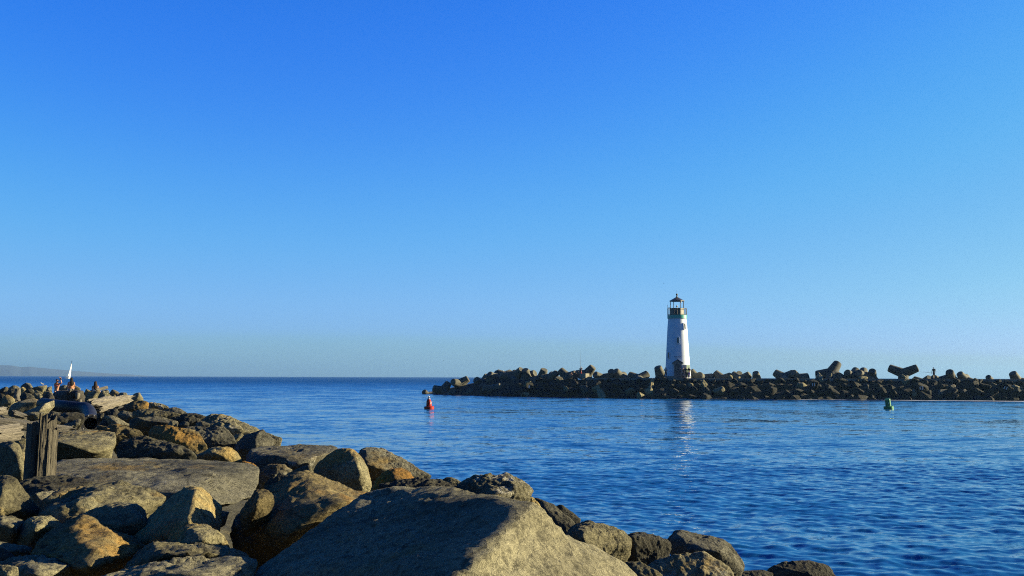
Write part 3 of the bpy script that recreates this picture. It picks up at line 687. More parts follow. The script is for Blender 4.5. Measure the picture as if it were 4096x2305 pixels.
B(6, 53, [(550, 225), (680, 195), (705, 255), (600, 285)], 'small flat stone right of the rightmost seated woman', 'grey')
B(6, 44, [(775, 345), (790, 305), (830, 312), (835, 348)], 'tiny yellow stone above the tip of the bleached log', 'gold', lv=4)
B(6, 56, [(200, 245), (235, 182), (290, 215), (320, 250)], 'small bright yellow stone behind the root stump', 'gold', lv=4)
B(5, 60, [(570, 245), (715, 136), (850, 156), (905, 220), (865, 300), (740, 310), (600, 300)], 'peaked grey stone highest on the far left skyline of the jetty', 'grey', [(735, 160, -.1), (860, 280, -.3)], p=30)
B(5, 52, [(170, 335), (350, 226), (480, 236), (555, 290), (440, 360), (250, 390)], 'pale-topped stone left of the highest grey one', 'tan', p=28)
B(5, 50, [(545, 305), (640, 261), (725, 330), (705, 400), (600, 430)], 'golden stone behind the short upright stake', 'gold', p=28)
B(5, 48, [(710, 335), (900, 326), (965, 400), (880, 440), (640, 420)], 'shaded stone right of the golden one', 'dark', p=28)
B(5, 55, [(890, 295), (1100, 266), (1290, 205), (1315, 240), (1195, 370), (1000, 370)], 'wedge stone with a sunlit right face left of the woman in coral', 'tan', [(1130, 270, -.2), (1190, 350, -.2)], p=30)
B(5, 57, [(1200, 360), (1300, 286), (1440, 236), (1445, 340), (1300, 400)], 'stone directly left of the woman in coral', 'grey', p=28)
B(5, 66, [(1600, 265), (1750, 216), (1865, 226), (1855, 330), (1650, 340)], 'grey stone between the woman in coral and the woman with her back turned', 'grey')
B(5, 66, [(2015, 195), (2225, 300), (2100, 360), (2005, 330)], 'tan stone right of the woman with her back turned', 'tan', p=28)
B(5, 38, [(550, 530), (640, 426), (800, 456), (1005, 550), (900, 630), (580, 640)], 'speckled mossy stone right of the short stake', 'grey', rough=.09)
B(5, 37, [(930, 430), (1100, 436), (1275, 620), (1230, 710), (1050, 660), (955, 530)], 'sunlit lumpy stone left of the rotten stump', 'tan', rough=.08)
B(5, 33, [(50, 565), (200, 476), (280, 566), (435, 610), (330, 720), (100, 790), (-10, 720)], 'tan stone at the left edge below the short stake', 'tan', p=26)
B(5, 34, [(-60, 480), (0, 440), (140, 500), (220, 620), (180, 740), (-60, 760)], 'dark stone cut off by the left edge', 'dark')
B(5, 42, [(180, 420), (240, 340), (430, 306), (430, 450), (250, 470)], 'mottled stone left of the short stake', 'grey', rough=.08)
B(5, 50, [(-40, 380), (0, 330), (150, 250), (240, 270), (180, 400), (60, 470)], 'shaded stone at the left edge on the skyline', 'dark', p=26)
B(5, 46, [(940, 380), (1010, 360), (1175, 410), (1160, 440), (1000, 435)], 'thin flat pale stone in the far left rubble', 'tan')
B(5, 47, [(1190, 420), (1240, 375), (1420, 400), (1480, 450), (1300, 470)], 'flat sunlit stone below the woman in coral', 'tan')
B(5, 30, [(235, 980), (368, 738), (500, 696), (640, 636), (950, 576), (1070, 645), (1240, 702), (900, 900), (590, 1030), (300, 1030)], 'long flat concrete-like slab with a pale top edge and shaded side', 'pale', [(375, 745, -.1), (640, 700, -.15), (1060, 672, -.1), (250, 960, -.2)], p=44, rough=.012, chips=.3, facets=0, plates=.1)
B(5, 27, [(575, 1005), (1230, 756), (1490, 632), (1505, 810), (1190, 935), (1080, 965), (700, 1030)], 'triangular slab with a bright sunlit right face in front of the bent pipe', 'pale', [(1190, 790, -.12), (1075, 945, -.3)], p=44, rough=.012, chips=.3, facets=0, plates=.1)
B(3, 11, [(-60, 420), (0, 394), (100, 374), (200, 374), (325, 470), (385, 640), (410, 800), (430, 1090), (300, 1120), (-60, 1060)], 'big boulder in deep shade at the left edge beside the wooden pile', 'tan', [(310, 520, -.2), (380, 900, -.4)], rough=.035)
B(3, 12.5, [(270, 405), (445, 425), (430, 760), (380, 700), (320, 470)], 'sunlit wedge of stone between the shaded boulder and the wooden pile', 'pale', p=28)
B(3, 16, [(285, 205), (430, 176), (475, 210), (455, 330), (300, 330)], 'small grey stone left of the wooden pile', 'grey')
B(3, 14, [(160, 380), (330, 306), (445, 326), (445, 460), (280, 440)], 'tan stone under the splintered log end at the left edge', 'tan')
B(5, 21, [(-30, 1040), (0, 1052), (200, 1076), (825, 1185), (825, 1290), (240, 1260), (80, 1140)], 'long flat tan slab behind the wooden pile', 'pale', p=30, rough=.02)
B(5, 22, [(-40, 1150), (80, 1110), (210, 1200), (260, 1330), (-40, 1380)], 'mossy stone at the left edge above the splintered log end', 'grey', rough=.07)
B(5, 24, [(650, 1010), (940, 950), (1270, 975), (1050, 1070), (900, 1050), (700, 1040)], 'thin pale slab lying below the triangular slab', 'pale', p=30, rough=.02)
B(5, 24, [(950, 1010), (1010, 1010), (1100, 1095), (1010, 1130), (940, 1110)], 'small pinkish stone just behind the wooden pile', 'tan', lv=4)
B(5, 24, [(1080, 1110), (1400, 950), (1800, 990), (2320, 1010), (2330, 1200), (1900, 1330), (1200, 1330)], 'broad dark stone in the shadow under the bent pipe', 'dark')
B(5, 19, [(1440, 1200), (1560, 1180), (1690, 1245), (1560, 1320), (1440, 1330)], 'small pointed tan stone right of the top of the wooden pile', 'tan', p=28, lv=4)
B(5, 20, [(1760, 1290), (2250, 1140), (2200, 1300), (1930, 1430), (1850, 1430)], 'mossy stone left of the pipe mouth', 'grey', rough=.08)
# --- stones that fill the gaps further back
base = []
for k in range(9):
    P = rng.normal(size=(9, 3)); P /= np.linalg.norm(P, axis=1)[:, None]; P *= (1.0, .8, .6)
    c, V, Fc = star_rock(P, 4, 30, .07, 60 + k, .8)
    me = mesh_np('filler_stone', V, Fc); me.materials.append(M[['tan', 'grey', 'dark'][k % 3]]); base.append(me)
nfill = 0
while nfill < 110:
    y = rng.uniform(17, 67); x = rng.uniform(-0.53 * y, shore_x(y) - 1.5)
    if x > -0.25 * y and y < 26: continue
    nfill += 1
    s = rng.uniform(.3, .6) * (0.75 if y < 30 else 1.15)
    o = link('filler_stone', base[nfill % 9], loc=(x, y, float(ground_z(x, y)) + s * rng.uniform(-.2, .2)))
    o.scale = (s * 1.25, s, s * .9); o.rotation_euler = (rng.uniform(-.5, .5), rng.uniform(-.5, .5), rng.uniform(0, 6.28))
    tag(o, 'small rough stone filling a gap in the far rubble of the near jetty', 'stone', 'stones filling gaps in the near jetty')
# ------------------------------------------------------------------ things lying on the near jetty
def pile_post():
    # broken wooden pile: vertical strips of different heights with a dark split down the middle
    d = 9.9
    a, b = at(157, 1945, d), at(174, 1652, d)
    H = b.z - a.z + 0.49; Rw = 0.137
    nth, nz = 220, 70
    rs = np.random.default_rng(9)
    th = np.arange(nth) * 2 * np.pi / nth
    strips = np.sort(rs.uniform(0, 2 * np.pi, 18)); sid = np.searchsorted(strips, th)
    hs = rs.uniform(-.025, .0, 27); ro = rs.uniform(-.008, .008, 27)
    V, Fc = [], []
    # view direction is +Y; th = -pi/2 faces the camera
    for i in range(nz):
        t = i / (nz - 1)
        for j in range(nth):
            x = math.cos(th[j]); front = math.sin(th[j])
            topz = H + hs[sid[j]]
            if x < -.10: topz -= 0.085
            elif x < .30: topz += 0.02
            elif x > .62: topz -= 0.13
            if -.12 < x < .08 and front < 0: topz -= 0.10
            z = min(t * (H + .03), topz) if i < nz - 1 else topz
            r = Rw * (1.06 - 0.06 * t) + ro[sid[j]]
            edge = abs(th[j] - strips[min(sid[j], 17)]); r -= 0.004 * math.exp(-(edge / .02) ** 2)
            if -.13 < x < .16 and front < 0 and (t < .80): r -= 0.062 * math.exp(-((x - .02 - .06 * (.5 - t)) / .085) ** 4)
            V.append((r * x * 1.02, r * math.sin(th[j]) * .9, z))
    V = np.array(V)
    n2 = fbm(V * np.array([26, 26, 2.2]) + 5, 4); n3 = fbm(V * np.array([70, 70, 9]) + 9, 3)
    rad = V[:, :2] / np.maximum(np.linalg.norm(V[:, :2], axis=1)[:, None], 1e-4)
    V[:, :2] += rad * (n2 * 0.009 + n3 * .006)[:, None]
    V[:, 2] += np.where(V[:, 2] > H * .75, n3 * .02, 0)
    V = V.tolist()
    for i in range(nz - 1):
        for j in range(nth):
            p, q = i * nth + j, i * nth + (j + 1) % nth
            Fc.append((p, q, q + nth, p + nth))
    base = (nz - 1) * nth
    for k, f in enumerate((.8, .55, .2)):                 # ragged hollow top
        st = len(V)
        for j in range(nth):
            v = V[base + j]; V.append((v[0] * f, v[1] * f, v[2] - .03 * (k + 1) - .03 * abs(math.sin(9 * th[j] + k))))
        for j in range(nth):
            p, q = (base if k == 0 else st - nth) + j, (base if k == 0 else st - nth) + (j + 1) % nth
            Fc.append((p, q, st + (j + 1) % nth, st + j))
    me = mesh_np('wooden_pile', V, Fc, True, 35)
    me.transform(Matrix.Translation((0, 0, -.5)))
    o = link('wooden_pile', me, M['wood_post'], loc=(a.x, a.y, a.z))
    tl = math.atan2(b.x - a.x, b.z - a.z)
    o.rotation_euler = (R(-1), tl, 0)
    tag(o, 'broken weathered wooden pile standing upright with a dark split and ragged top', 'wooden pile')
pile_post()

def log_thing(name, a, b, ra, rb, mat, label, seed=1, flat=.75, jag=(.3, .3), cat='driftwood', knot=None, sag=0.0):
    a, b = Vector(a), Vector(b); L = (b - a).length
    n, m = 72, 90
    V, Fc = [], []
    rs = np.random.default_rng(seed)
    off = rs.uniform(0, 50, 3)
    th = np.arange(n) * 2 * np.pi / n
    jl = jag[0] * fbm(np.stack([np.cos(th) * 2.2, np.sin(th) * 2.2, th * 0 + seed], 1), 4, gain=.7) * 1.6
    jr = jag[1] * fbm(np.stack([np.cos(th) * 2.2, np.sin(th) * 2.2, th * 0 + seed + 9], 1), 4, gain=.7) * 1.6
    for i in range(m):
        t = i / (m - 1)
        for j in range(n):
            x = (1 - t) * min(0, jl[j]) * 1 + (1 - t) * max(0, jl[j]) + t * (L + jr[j])
            r = ra + (rb - ra) * t
            V.append((x, r * math.cos(th[j]), r * math.sin(th[j]) * flat + sag * math.sin(math.pi * t)))
    V = np.array(V)
    P = V * np.array([0.7, 7, 7]) + off
    r0 = max(ra, rb)
    disp = fbm(P * .6, 3) * .28 * r0 + fbm(P * 1.6, 4, ridged=True) * .22 * r0
    cen = V.copy(); cen[:, 1:] = 0
    nr_ = V - cen; nr_ /= np.maximum(np.linalg.norm(nr_, axis=1)[:, None], 1e-5)
    V = V + nr_ * disp[:, None]
    if knot is not None:
        for kx, kth, kr, kd in knot:
            c = np.array([kx * L, math.cos(kth) * ra, math.sin(kth) * ra * flat]); q = np.linalg.norm(V - c, axis=1)
            V = V - nr_ * (kd * np.exp(-(q / kr) ** 4) - .35 * kd * np.exp(-((q - kr * 1.3) / (kr * .45)) ** 2))[:, None]
    V = V.tolist()
    for i in range(m - 1):
        for j in range(n):
            p, q = i * n + j, i * n + (j + 1) % n
            Fc.append((p, q, q + n, p + n))
    for base, s in ((0, 1), ((m - 1) * n, -1)):
        prev = base
        for f in (.7, .35, .05):
            st = len(V)
            for j in range(n):
                v = V[base + j]; V.append((v[0] + s * .12 * r0 * (1 - f), v[1] * f, v[2] * f))
            for j in range(n): Fc.append((prev + j, prev + (j + 1) % n, st + (j + 1) % n, st + j))
            prev = st
    me = mesh_np(name, V, Fc, True, 40)
    o = link(name, me, M[mat], loc=a)
    o.rotation_euler = (b - a).to_track_quat('X', 'Z').to_euler()
    return tag(o, label, cat)
ZP = lambda z, u, v, d: at(*zpt(z, (u, v)), d)
# the bleached log with a hollow knot, pointing right towards the water
log_thing('driftwood_log', ZP(6, 330, 590, 29.5), ZP(6, 1090, 395, 31.0), .33, .15, 'wood_pale',
          'large bleached driftwood log with a hollow knot, lying right of the bent pipe', 4, .62, (.4, .35), 'driftwood log', [(.48, -1.25, .17, .30)])
log_thing('driftwood_log', ZP(6, 330, 500, 30.0), ZP(6, 740, 380, 31.2), .19, .10, 'wood_pale',
          'short bleached driftwood piece resting on top of the large hollow-knotted log', 6, .6, (.3, .3), 'driftwood log')
log_thing('driftwood_log', ZP(3, -160, 275, 11.6), ZP(3, 285, 200, 11.9), .125, .115, 'wood_pale',
          'splintered end of a brown driftwood log poking in at the left edge', 8, .85, (.1, .07), 'driftwood log')
log_thing('driftwood_log', ZP(3, -60, 45, 18.0), ZP(3, 1190, 185, 18.6), .10, .085, 'wood_grey',
          'long grey driftwood log in shade passing behind the wooden pile', 12, .9, (.1, .15), 'driftwood log')
log_thing('driftwood_log', ZP(5, -120, 950, 25.0), ZP(5, 125, 910, 25.2), .11, .10, 'wood_pale',
          'pale driftwood log end cut off by the left edge below the flat slab', 14, .9, (.1, .12), 'driftwood log')
log_thing('driftwood_plank', ZP(5, 380, 1000, 23.5), ZP(5, 690, 1090, 23.6), .14, .10, 'wood_grey',
          'short cracked grey plank behind the wooden pile', 16, .5, (.12, .12), 'plank')
log_thing('driftwood_log', ZP(6, 440, 215, 55), ZP(6, 665, 158, 55.5), .10, .085, 'wood_grey',
          'far small grey driftwood log on the skyline right of the rightmost seated woman', 18, .9, (.1, .1), 'driftwood log')
log_thing('wooden_stake', ZP(5, 470, 640, 40), ZP(5, 500, 305, 40), .13, .10, 'wood_grey',
          'short weathered stake standing upright among the far left boulders', 20, .9, (.1, .08), 'wooden stake')
# rotten dark stump
B(5, 36, [(1150, 660), (1200, 500), (1335, 412), (1400, 430), (1480, 560), (1520, 640), (1330, 690), (1230, 680)], 'dark rotten stump behind the triangular slab', 'wood_dark',
  rough=.13, chips=1.2, name='tree_stump', cat='stump', group='driftwood on the near jetty')

def skin_mesh(name, pts, edges, rad, sub=1, root=0):
    me = bpy.data.meshes.new(name)
    me.from_pydata([tuple(p) for p in pts], edges, [])
    o = bpy.data.objects.new(name, me); COL.objects.link(o)
    o.modifiers.new('Skin', 'SKIN').branch_smoothing = 0.4
    sv = me.skin_vertices[0].data
    for v, r in zip(sv, rad):
        v.radius = (r, r) if not hasattr(r, '__len__') else r
        v.use_root = False
    sv[root].use_root = True
    if sub:
        s = o.modifiers.new('Sub', 'SUBSURF'); s.levels = sub; s.render_levels = sub
    me2 = baked(o)
    me2.name = name
    me2.polygons.foreach_set('use_smooth', np.full(len(me2.polygons), True))
    return me2
def roots():
    d = 40.0; c = ZP(5, 1900, 560, d)
    def P(u, v, k): return ZP(5, u, v, d + k * .5) - c
    pts = [P(1560, 560, 2.0), P(1760, 540, .8), P(1980, 520, 0), P(2130, 420, -.3), P(2280, 520, -.1), P(2200, 640, -.4), P(1960, 660, -.2), P(2180, 440, -.7), P(2160, 600, -.75), P(1940, 400, -.3), P(2020, 320, -.4), P(1860, 430, -.4), P(2210, 690, -.8), P(2300, 720, -.5), P(2310, 420, .1), P(2330, 600, .1)]
    ed = [(0, 1), (1, 2), (2, 3), (3, 4), (4, 5), (2, 6), (3, 7), (7, 8), (2, 9), (9, 10), (9, 11), (6, 12), (12, 13), (3, 14), (4, 15)]
    rd = [.75, .72, .66, .42, .32, .25, .40, .26, .14, .20, .10, .14, .13, .08, .26, .22]
    me = skin_mesh('root_stump', pts, ed, [q * .38 for q in rd], 3)
    V = np.array([v.co[:] for v in me.vertices]); N = np.array([v.normal[:] for v in me.vertices])
    V += N * (fbm(V * 4.5 + 3, 5, ridged=True) * .06)[:, None]
    me.vertices.foreach_set('co', V.astype(np.float32).ravel()); me.update()
    o = link('root_stump', me, M['wood_dark'], loc=c)
    tag(o, 'big uprooted tree stump with dark knobbly roots behind the bent pipe', 'tree stump')
    # bleached root knobs
    for k, (u0, v0, u1, v1, r) in enumerate(((2160, 430, 2130, 600, .085), (2215, 610, 2205, 720, .06), (1960, 330, 1900, 410, .05))):
        a, b = ZP(5, u0, v0, d - .6) - c, ZP(5, u1, v1, d - .6) - c
        m2 = tube_me('root_knob', [a, a.lerp(b, .3), a.lerp(b, .7), b], [r * .8, r, r * .9, r * .5], 14)
        link('root_knob', m2, M['wood_pale'], o)
roots()

def bent_pipe():
    d = 27.5
    c = ZP(6, 150, 700, d)
    e = empty('drain_pipe', c)
    rel = lambda z, u, v, k: ZP(z, u, v, d + k) - c
    r = .19
    end = rel(6, 325, 895, -1.15); axis = (rel(6, 325, 895, -1.15) - rel(6, 300, 720, .3)).normalized()
    pts = [rel(5, 1180, 745, 2.2), rel(5, 1500, 790, 1.6), rel(5, 1850, 830, 1.1), rel(5, 2200, 865, .9), rel(6, 200, 600, .8), rel(6, 262, 640, .6), rel(6, 298, 700, .2), rel(6, 312, 770, -.3), end]
    # smooth the path
    P = [Vector(p) for p in pts]; S = []
    for i in range(len(P) - 1):
        p0, p1, p2, p3 = P[max(i - 1, 0)], P[i], P[i + 1], P[min(i + 2, len(P) - 1)]
        for k in range(8):
            t = k / 8
            S.append(.5 * ((2 * p1) + (p2 - p0) * t + (2 * p0 - 5 * p1 + 4 * p2 - p3) * t * t + (3 * p1 - p0 - 3 * p2 + p3) * t ** 3))
    S.append(P[-1])
    outer = tube_me('pipe', S, r, 40, cap=False)
    link('pipe', outer, M['pipe'], e)
    ax = (S[-1] - S[-4]).normalized()
    q = ax.to_track_quat('Z', 'Y').to_matrix().to_4x4()
    fl = lathe_me('flange', [(r - .025, -1.0), (r - .025, .06), (r + .06, .06), (r + .06, -.03), (r, -.03), (r - .001, -.3)], 48)
    fl.transform(Matrix.Translation(S[-1]) @ q)
    link('flange', fl, M['steel'], e)
    for k in range(10):
        a = 2 * math.pi * k / 10
        bm_ = lathe_me('bolt', [(0, .05), (.017, .05), (.017, .085), (0, .09)], 6, False)
        bm_.transform(Matrix.Translation(S[-1]) @ q @ Matrix.Translation(((r + .034) * math.cos(a), (r + .034) * math.sin(a), 0.005)))
        link('bolt', bm_, M['bolt'], e)
    tag(e, 'bent black plastic drain pipe with a bolted flange at its open mouth', 'pipe')
bent_pipe()

# ------------------------------------------------------------------ people
STAND = dict(pelvis=(0, 0, .95), waist=(0, 0, 1.12), chest=(0, .01, 1.33), neck=(0, .01, 1.48), head=(0, -.01, 1.57), crown=(0, -.005, 1.66),
             shl=(-.17, .01, 1.41), ell=(-.22, .02, 1.13), wrl=(-.23, -.04, .89), shr=(.17, .01, 1.41), elr=(.22, .02, 1.13), wrr=(.23, -.04, .89),
             hil=(-.09, 0, .90), knl=(-.10, -.02, .49), anl=(-.10, .02, .08), tol=(-.12, -.13, .035), hir=(.09, 0, .90), knr=(.10, -.02, .49), anr=(.10, .02, .08), tor=(.12, -.13, .035))
RADII = dict(pelvis=(.15, .105), waist=(.135, .095), chest=(.155, .105), neck=.052, head=(.072, .088), crown=(.062, .072), shl=.058, ell=.040, wrl=.028, shr=.058, elr=.040, wrr=.028,
             hil=.082, knl=.056, anl=.040, tol=.034, hir=.082, knr=.056, anr=.040, tor=.034)
EDG = [('pelvis', 'waist'), ('waist', 'chest'), ('chest', 'neck'), ('neck', 'head'), ('head', 'crown'), ('chest', 'shl'), ('shl', 'ell'), ('ell', 'wrl'), ('chest', 'shr'), ('shr', 'elr'), ('elr', 'wrr'),
       ('pelvis', 'hil'), ('hil', 'knl'), ('knl', 'anl'), ('anl', 'tol'), ('pelvis', 'hir'), ('hir', 'knr'), ('knr', 'anr'), ('anr', 'tor')]
def person(loc, label, pose=None, scale=1.0, rot=0.0, skin='skin', shirt=None, sleeves='short', pants=None, legs='short', hair='hair', long_hair=False, group=None, bikini=None, hat=None, rad=None, face=(0, -1, 0)):
    J = dict(STAND); J.update(pose or {})
    RD = dict(RADII); RD.update(rad or {})
    e = empty('person', loc, rot); e.scale = (scale,) * 3
    tag(e, label, 'person', group)
    names = list(J); ix = {k: i for i, k in enumerate(names)}
    pts = [Vector(J[k]) for k in names]; rr = [RD[k] for k in names]
    ed = [(ix[a], ix[b]) for a, b in EDG]
    # nose and hands with five fingers
    f = Vector(face).normalized(); hd = pts[ix['head']]
    ns = len(pts); pts.append(hd + f * .105 + Vector((0, 0, -.012))); rr.append(.016); ed.append((ix['head'], ns))
    for w, el, sgn in (('wrl', 'ell', -1), ('wrr', 'elr', 1)):
        dr = (pts[ix[w]] - pts[ix[el]]).normalized(); sd = dr.orthogonal().normalized(); up = dr.cross(sd)
        pm = len(pts); pts.append(pts[ix[w]] + dr * .075); rr.append((.036, .018)); ed.append((ix[w], pm))
        for k, (o, ln) in enumerate(((-.028, .065), (-.010, .078), (.009, .074), (.027, .058))):
            i0 = len(pts); pts.append(pts[pm] + dr * (.03 + ln * .5) + sd * o); rr.append(.0095)
            pts.append(pts[pm] + dr * (.02 + ln) + sd * o + up * .022); rr.append(.008)
            ed += [(pm, i0), (i0, i0 + 1)]
        i0 = len(pts); pts.append(pts[ix[w]] + dr * .05 + sd * .045); rr.append(.011); pts.append(pts[ix[w]] + dr * .085 + sd * .062 + up * .012); rr.append(.009)
        ed += [(ix[w], i0), (i0, i0 + 1)]
    body = skin_mesh('body', pts, ed, rr, 1, ix['pelvis'])
    link('body', body, M[skin], e)
    def cloth(name, keys, edges, mat, grow, cut=None):
        kp = [Vector(J[k]) for k in keys]; kr = []
        for k in keys:
            r = RD[k]; kr.append(tuple(q * grow + .012 for q in r) if hasattr(r, '__len__') else r * grow + .012)
        if cut:
            for (i, j, t) in cut: kp[i] = kp[j].lerp(kp[i], t)
        me = skin_mesh(name, kp, edges, kr, 1)
        link(name, me, M[mat], e)
    if shirt:
        ks = ['pelvis', 'waist', 'chest', 'neck', 'shl', 'ell', 'shr', 'elr']
        ee = [(0, 1), (1, 2), (2, 3), (2, 4), (4, 5), (2, 6), (6, 7)]
        t = .62 if sleeves == 'short' else 1.0
        cut = [(3, 2, .55), (5, 4, t), (7, 6, t), (0, 1, .75)]
        if sleeves == 'none':
            ks, ee, cut = ['pelvis', 'waist', 'chest', 'neck'], [(0, 1), (1, 2), (2, 3)], [(3, 2, .4), (0, 1, .75)]
        if sleeves == 'long':
            ks += ['wrl', 'wrr']; ee = ee + [(5, 8), (7, 9)]
        cloth('shirt', ks, ee, shirt, 1.10, cut)
    if pants:
        ks = ['waist', 'pelvis', 'hil', 'knl', 'hir', 'knr']; ee = [(0, 1), (1, 2), (2, 3), (1, 4), (4, 5)]; cut = [(0, 1, .35)]
        if legs == 'long':
            ks += ['anl', 'anr']; ee = ee + [(3, 6), (5, 7)]
        elif legs == 'tiny': cut += [(3, 2, .35), (5, 4, .35)]
        else: cut += [(3, 2, .95), (5, 4, .95)]
        cloth('trousers' if legs == 'long' else 'shorts', ks, ee, pants, 1.12, cut)
    if bikini:
        c, nk = Vector(J['chest']), Vector(J['neck']); axd = (nk - c).normalized()
        r0 = RD['chest']
        me = skin_mesh('bikini_top', [c - axd * .055, c - axd * .0, c + axd * .045], [(0, 1), (1, 2)], [(r0[0] * .98, r0[1] * 1.06), (r0[0] * 1.08, r0[1] * 1.30), (r0[0] * .95, r0[1] * 1.1)], 1)
        link('bikini_top', me, M[bikini], e)
    if hair:
        h, c = Vector(J['head']), Vector(J['crown'])
        up = (c - h).normalized(); bk = -f
        if long_hair:
            n = Vector(J['neck']); pp = [c + up * .035, c + bk * .035, h + bk * .045, n + bk * .085, n + bk * .115 - Vector((0, 0, .14)), n + bk * .125 - Vector((0, 0, .30))]
            me = skin_mesh('hair', pp, [(i, i + 1) for i in range(5)], [.05, .094, (.10, .085), (.12, .06), (.14, .055), (.09, .04)], 1)
        else:
            me = skin_mesh('hair', [c + up * .03, c + bk * .02, h + bk * .028 + up * .02], [(0, 1), (1, 2)], [.05, (.080, .086), (.076, .07)], 1)
        link('hair', me, M[hair], e)
    if hat:
        h, c = Vector(J['head']), Vector(J['crown']); up = (c - h).normalized()
        me = lathe_me('cap', [(.125, .0), (.12, .012), (.098, .02), (.092, .06), (.06, .10), (0, .115)], 20)
        me.transform(Matrix.Translation(c - up * .015) @ up.to_track_quat('Z', 'Y').to_matrix().to_4x4())
        link('cap', me, M[hat], e)
    return e
# three women at the end of the near jetty
SIT = dict(pelvis=(0, 0, .12), waist=(0, .01, .29), chest=(0, .0, .50), neck=(0, -.01, .65), head=(.01, -.03, .75), crown=(.01, -.03, .84), shl=(-.16, 0, .58), ell=(-.19, -.10, .34), wrl=(-.12, -.27, .22), shr=(.16, 0, .58), elr=(.19, -.10, .34), wrr=(.12, -.27, .22),
           hil=(-.10, -.04, .11), knl=(-.17, -.40, .33), anl=(-.14, -.66, .04), tol=(-.14, -.78, .02), hir=(.10, -.04, .11), knr=(.17, -.40, .33), anr=(.14, -.66, .04), tor=(.14, -.78, .02))
w1 = dict(SIT); w1.update(head=(.035, -.02, .75), crown=(.02, -.01, .84), shl=(-.15, .05, .58), ell=(.06, -.14, .66), wrl=(.27, -.20, .84), shr=(.16, -.03, .585), elr=(.36, -.14, .66), wrr=(.31, -.20, .86),
          hil=(-.09, 0, .11), knl=(.10, -.36, .10), anl=(-.06, -.10, .03), tol=(-.14, -.04, .02), hir=(.09, 0, .11), knr=(.38, -.16, .10), anr=(.10, .05, .03), tor=(.02, .10, .02))
p0 = ZP(5, 1555, 425, 62)
wm = person((p0.x, p0.y, p0.z - .06), 'woman in coral bikini top and denim shorts kneeling with arms raised', w1, 1.03, 0, 'skin', pants='denim', legs='tiny', bikini='coral', hair='hair', long_hair=False, face=(.9, -.35, .25))
ph = bpy.data.meshes.new('phone'); bm = bmesh.new(); box_bm(bm, .015, .08, .15, bev=.006); ph = mesh_bm('phone', bm)
pw = link('phone', ph, M['black'], loc=p0 + Vector((.375, -.27, .87)))
tag(pw, 'small dark phone held up by the woman in the coral bikini', 'phone')
p0 = ZP(5, 1960, 345, 63)
person((p0.x, p0.y, p0.z - .12), 'long dark-haired woman seated with her back turned above the uprooted tree stump', SIT, 1.02, R(205), 'skin', bikini='white_cloth', pants='denim', legs='tiny', hair='hair', long_hair=True, face=(.4, -.9, 0))
p0 = ZP(6, 415, 230, 62)
person((p0.x, p0.y, p0.z - .28), 'brown-haired woman in white seated low at the right end of the near jetty', SIT, 1.0, R(190), 'skin', shirt='white_cloth', sleeves='none', pants='denim', legs='tiny', hair='hair_l', long_hair=True, face=(.3, -.9, 0))
# ------------------------------------------------------------------ far breakwater
DECK = 3.06
WL = [(1690, 1577.5), (1760, 1579.5), (2000, 1586), (2400, 1592.5), (2700, 1597), (3200, 1600.5), (3700, 1603.5), (4096, 1606), (4700, 1611)]
WLX = np.array([at_z(x, y, 0)[:] for x, y in WL])
def wl_at(px):
    x, y = px, float(np.interp(px, [w[0] for w in WL], [w[1] for w in WL]))
    return at_z(x, y, 0)
def build_core():
    V, Fc = [], []
    pxs = np.linspace(1700, 4800, 90)
    for px in pxs:
        a = wl_at(px); u = Vector((a.x, a.y, 0)).normalized()
        grow = min(1, max(0.02, (px - 1700) / 260))
        hz = (DECK - .32) * grow
        rise = 6.5
        prof = [(0.8, -1.2), (1.4, 0.0), (7.1, hz), (17.5, hz), (24, -1.2)]
        for dy, z in prof: V.append((a.x + u.x * dy, a.y + u.y * dy, z))
    k = 5
    for i in range(len(pxs) - 1):
        for j in range(k - 1):
            p = i * k + j; Fc.append((p, p + k, p + k + 1, p + 1))
    tag(link('terrain', mesh_np('terrain', V, Fc, False), M['shade_dark']), kind='structure')
build_core()
def deck():
    bm = bmesh.new()
    top, bot = [], []
    pxs = list(np.linspace(2330, 4800, 60))
    for px in pxs:
        a = wl_at(px); u = Vector((a.x, a.y, 0)).normalized()
        f, b = 7.0 + .12 * math.sin(px * .02), 14.5
        for L, z in ((top, DECK), (bot, DECK - .5)):
            L.append((bm.verts.new((a.x + u.x * f, a.y + u.y * f, z)), bm.verts.new((a.x + u.x * b, a.y + u.y * b, z))))
    for i in range(len(pxs) - 1):
        bm.faces.new((top[i][0], top[i + 1][0], top[i + 1][1], top[i][1]))
        bm.faces.new((top[i][0], top[i + 1][0], bot[i + 1][0], bot[i][0]))
        bm.faces.new((top[i][1], top[i + 1][1], bot[i + 1][1], bot[i][1]))
    bm.faces.new((top[0][0], top[0][1], bot[0][1], bot[0][0]))
    tag(link('path', mesh_bm('path', bm), M['deck']), kind='structure')
deck()
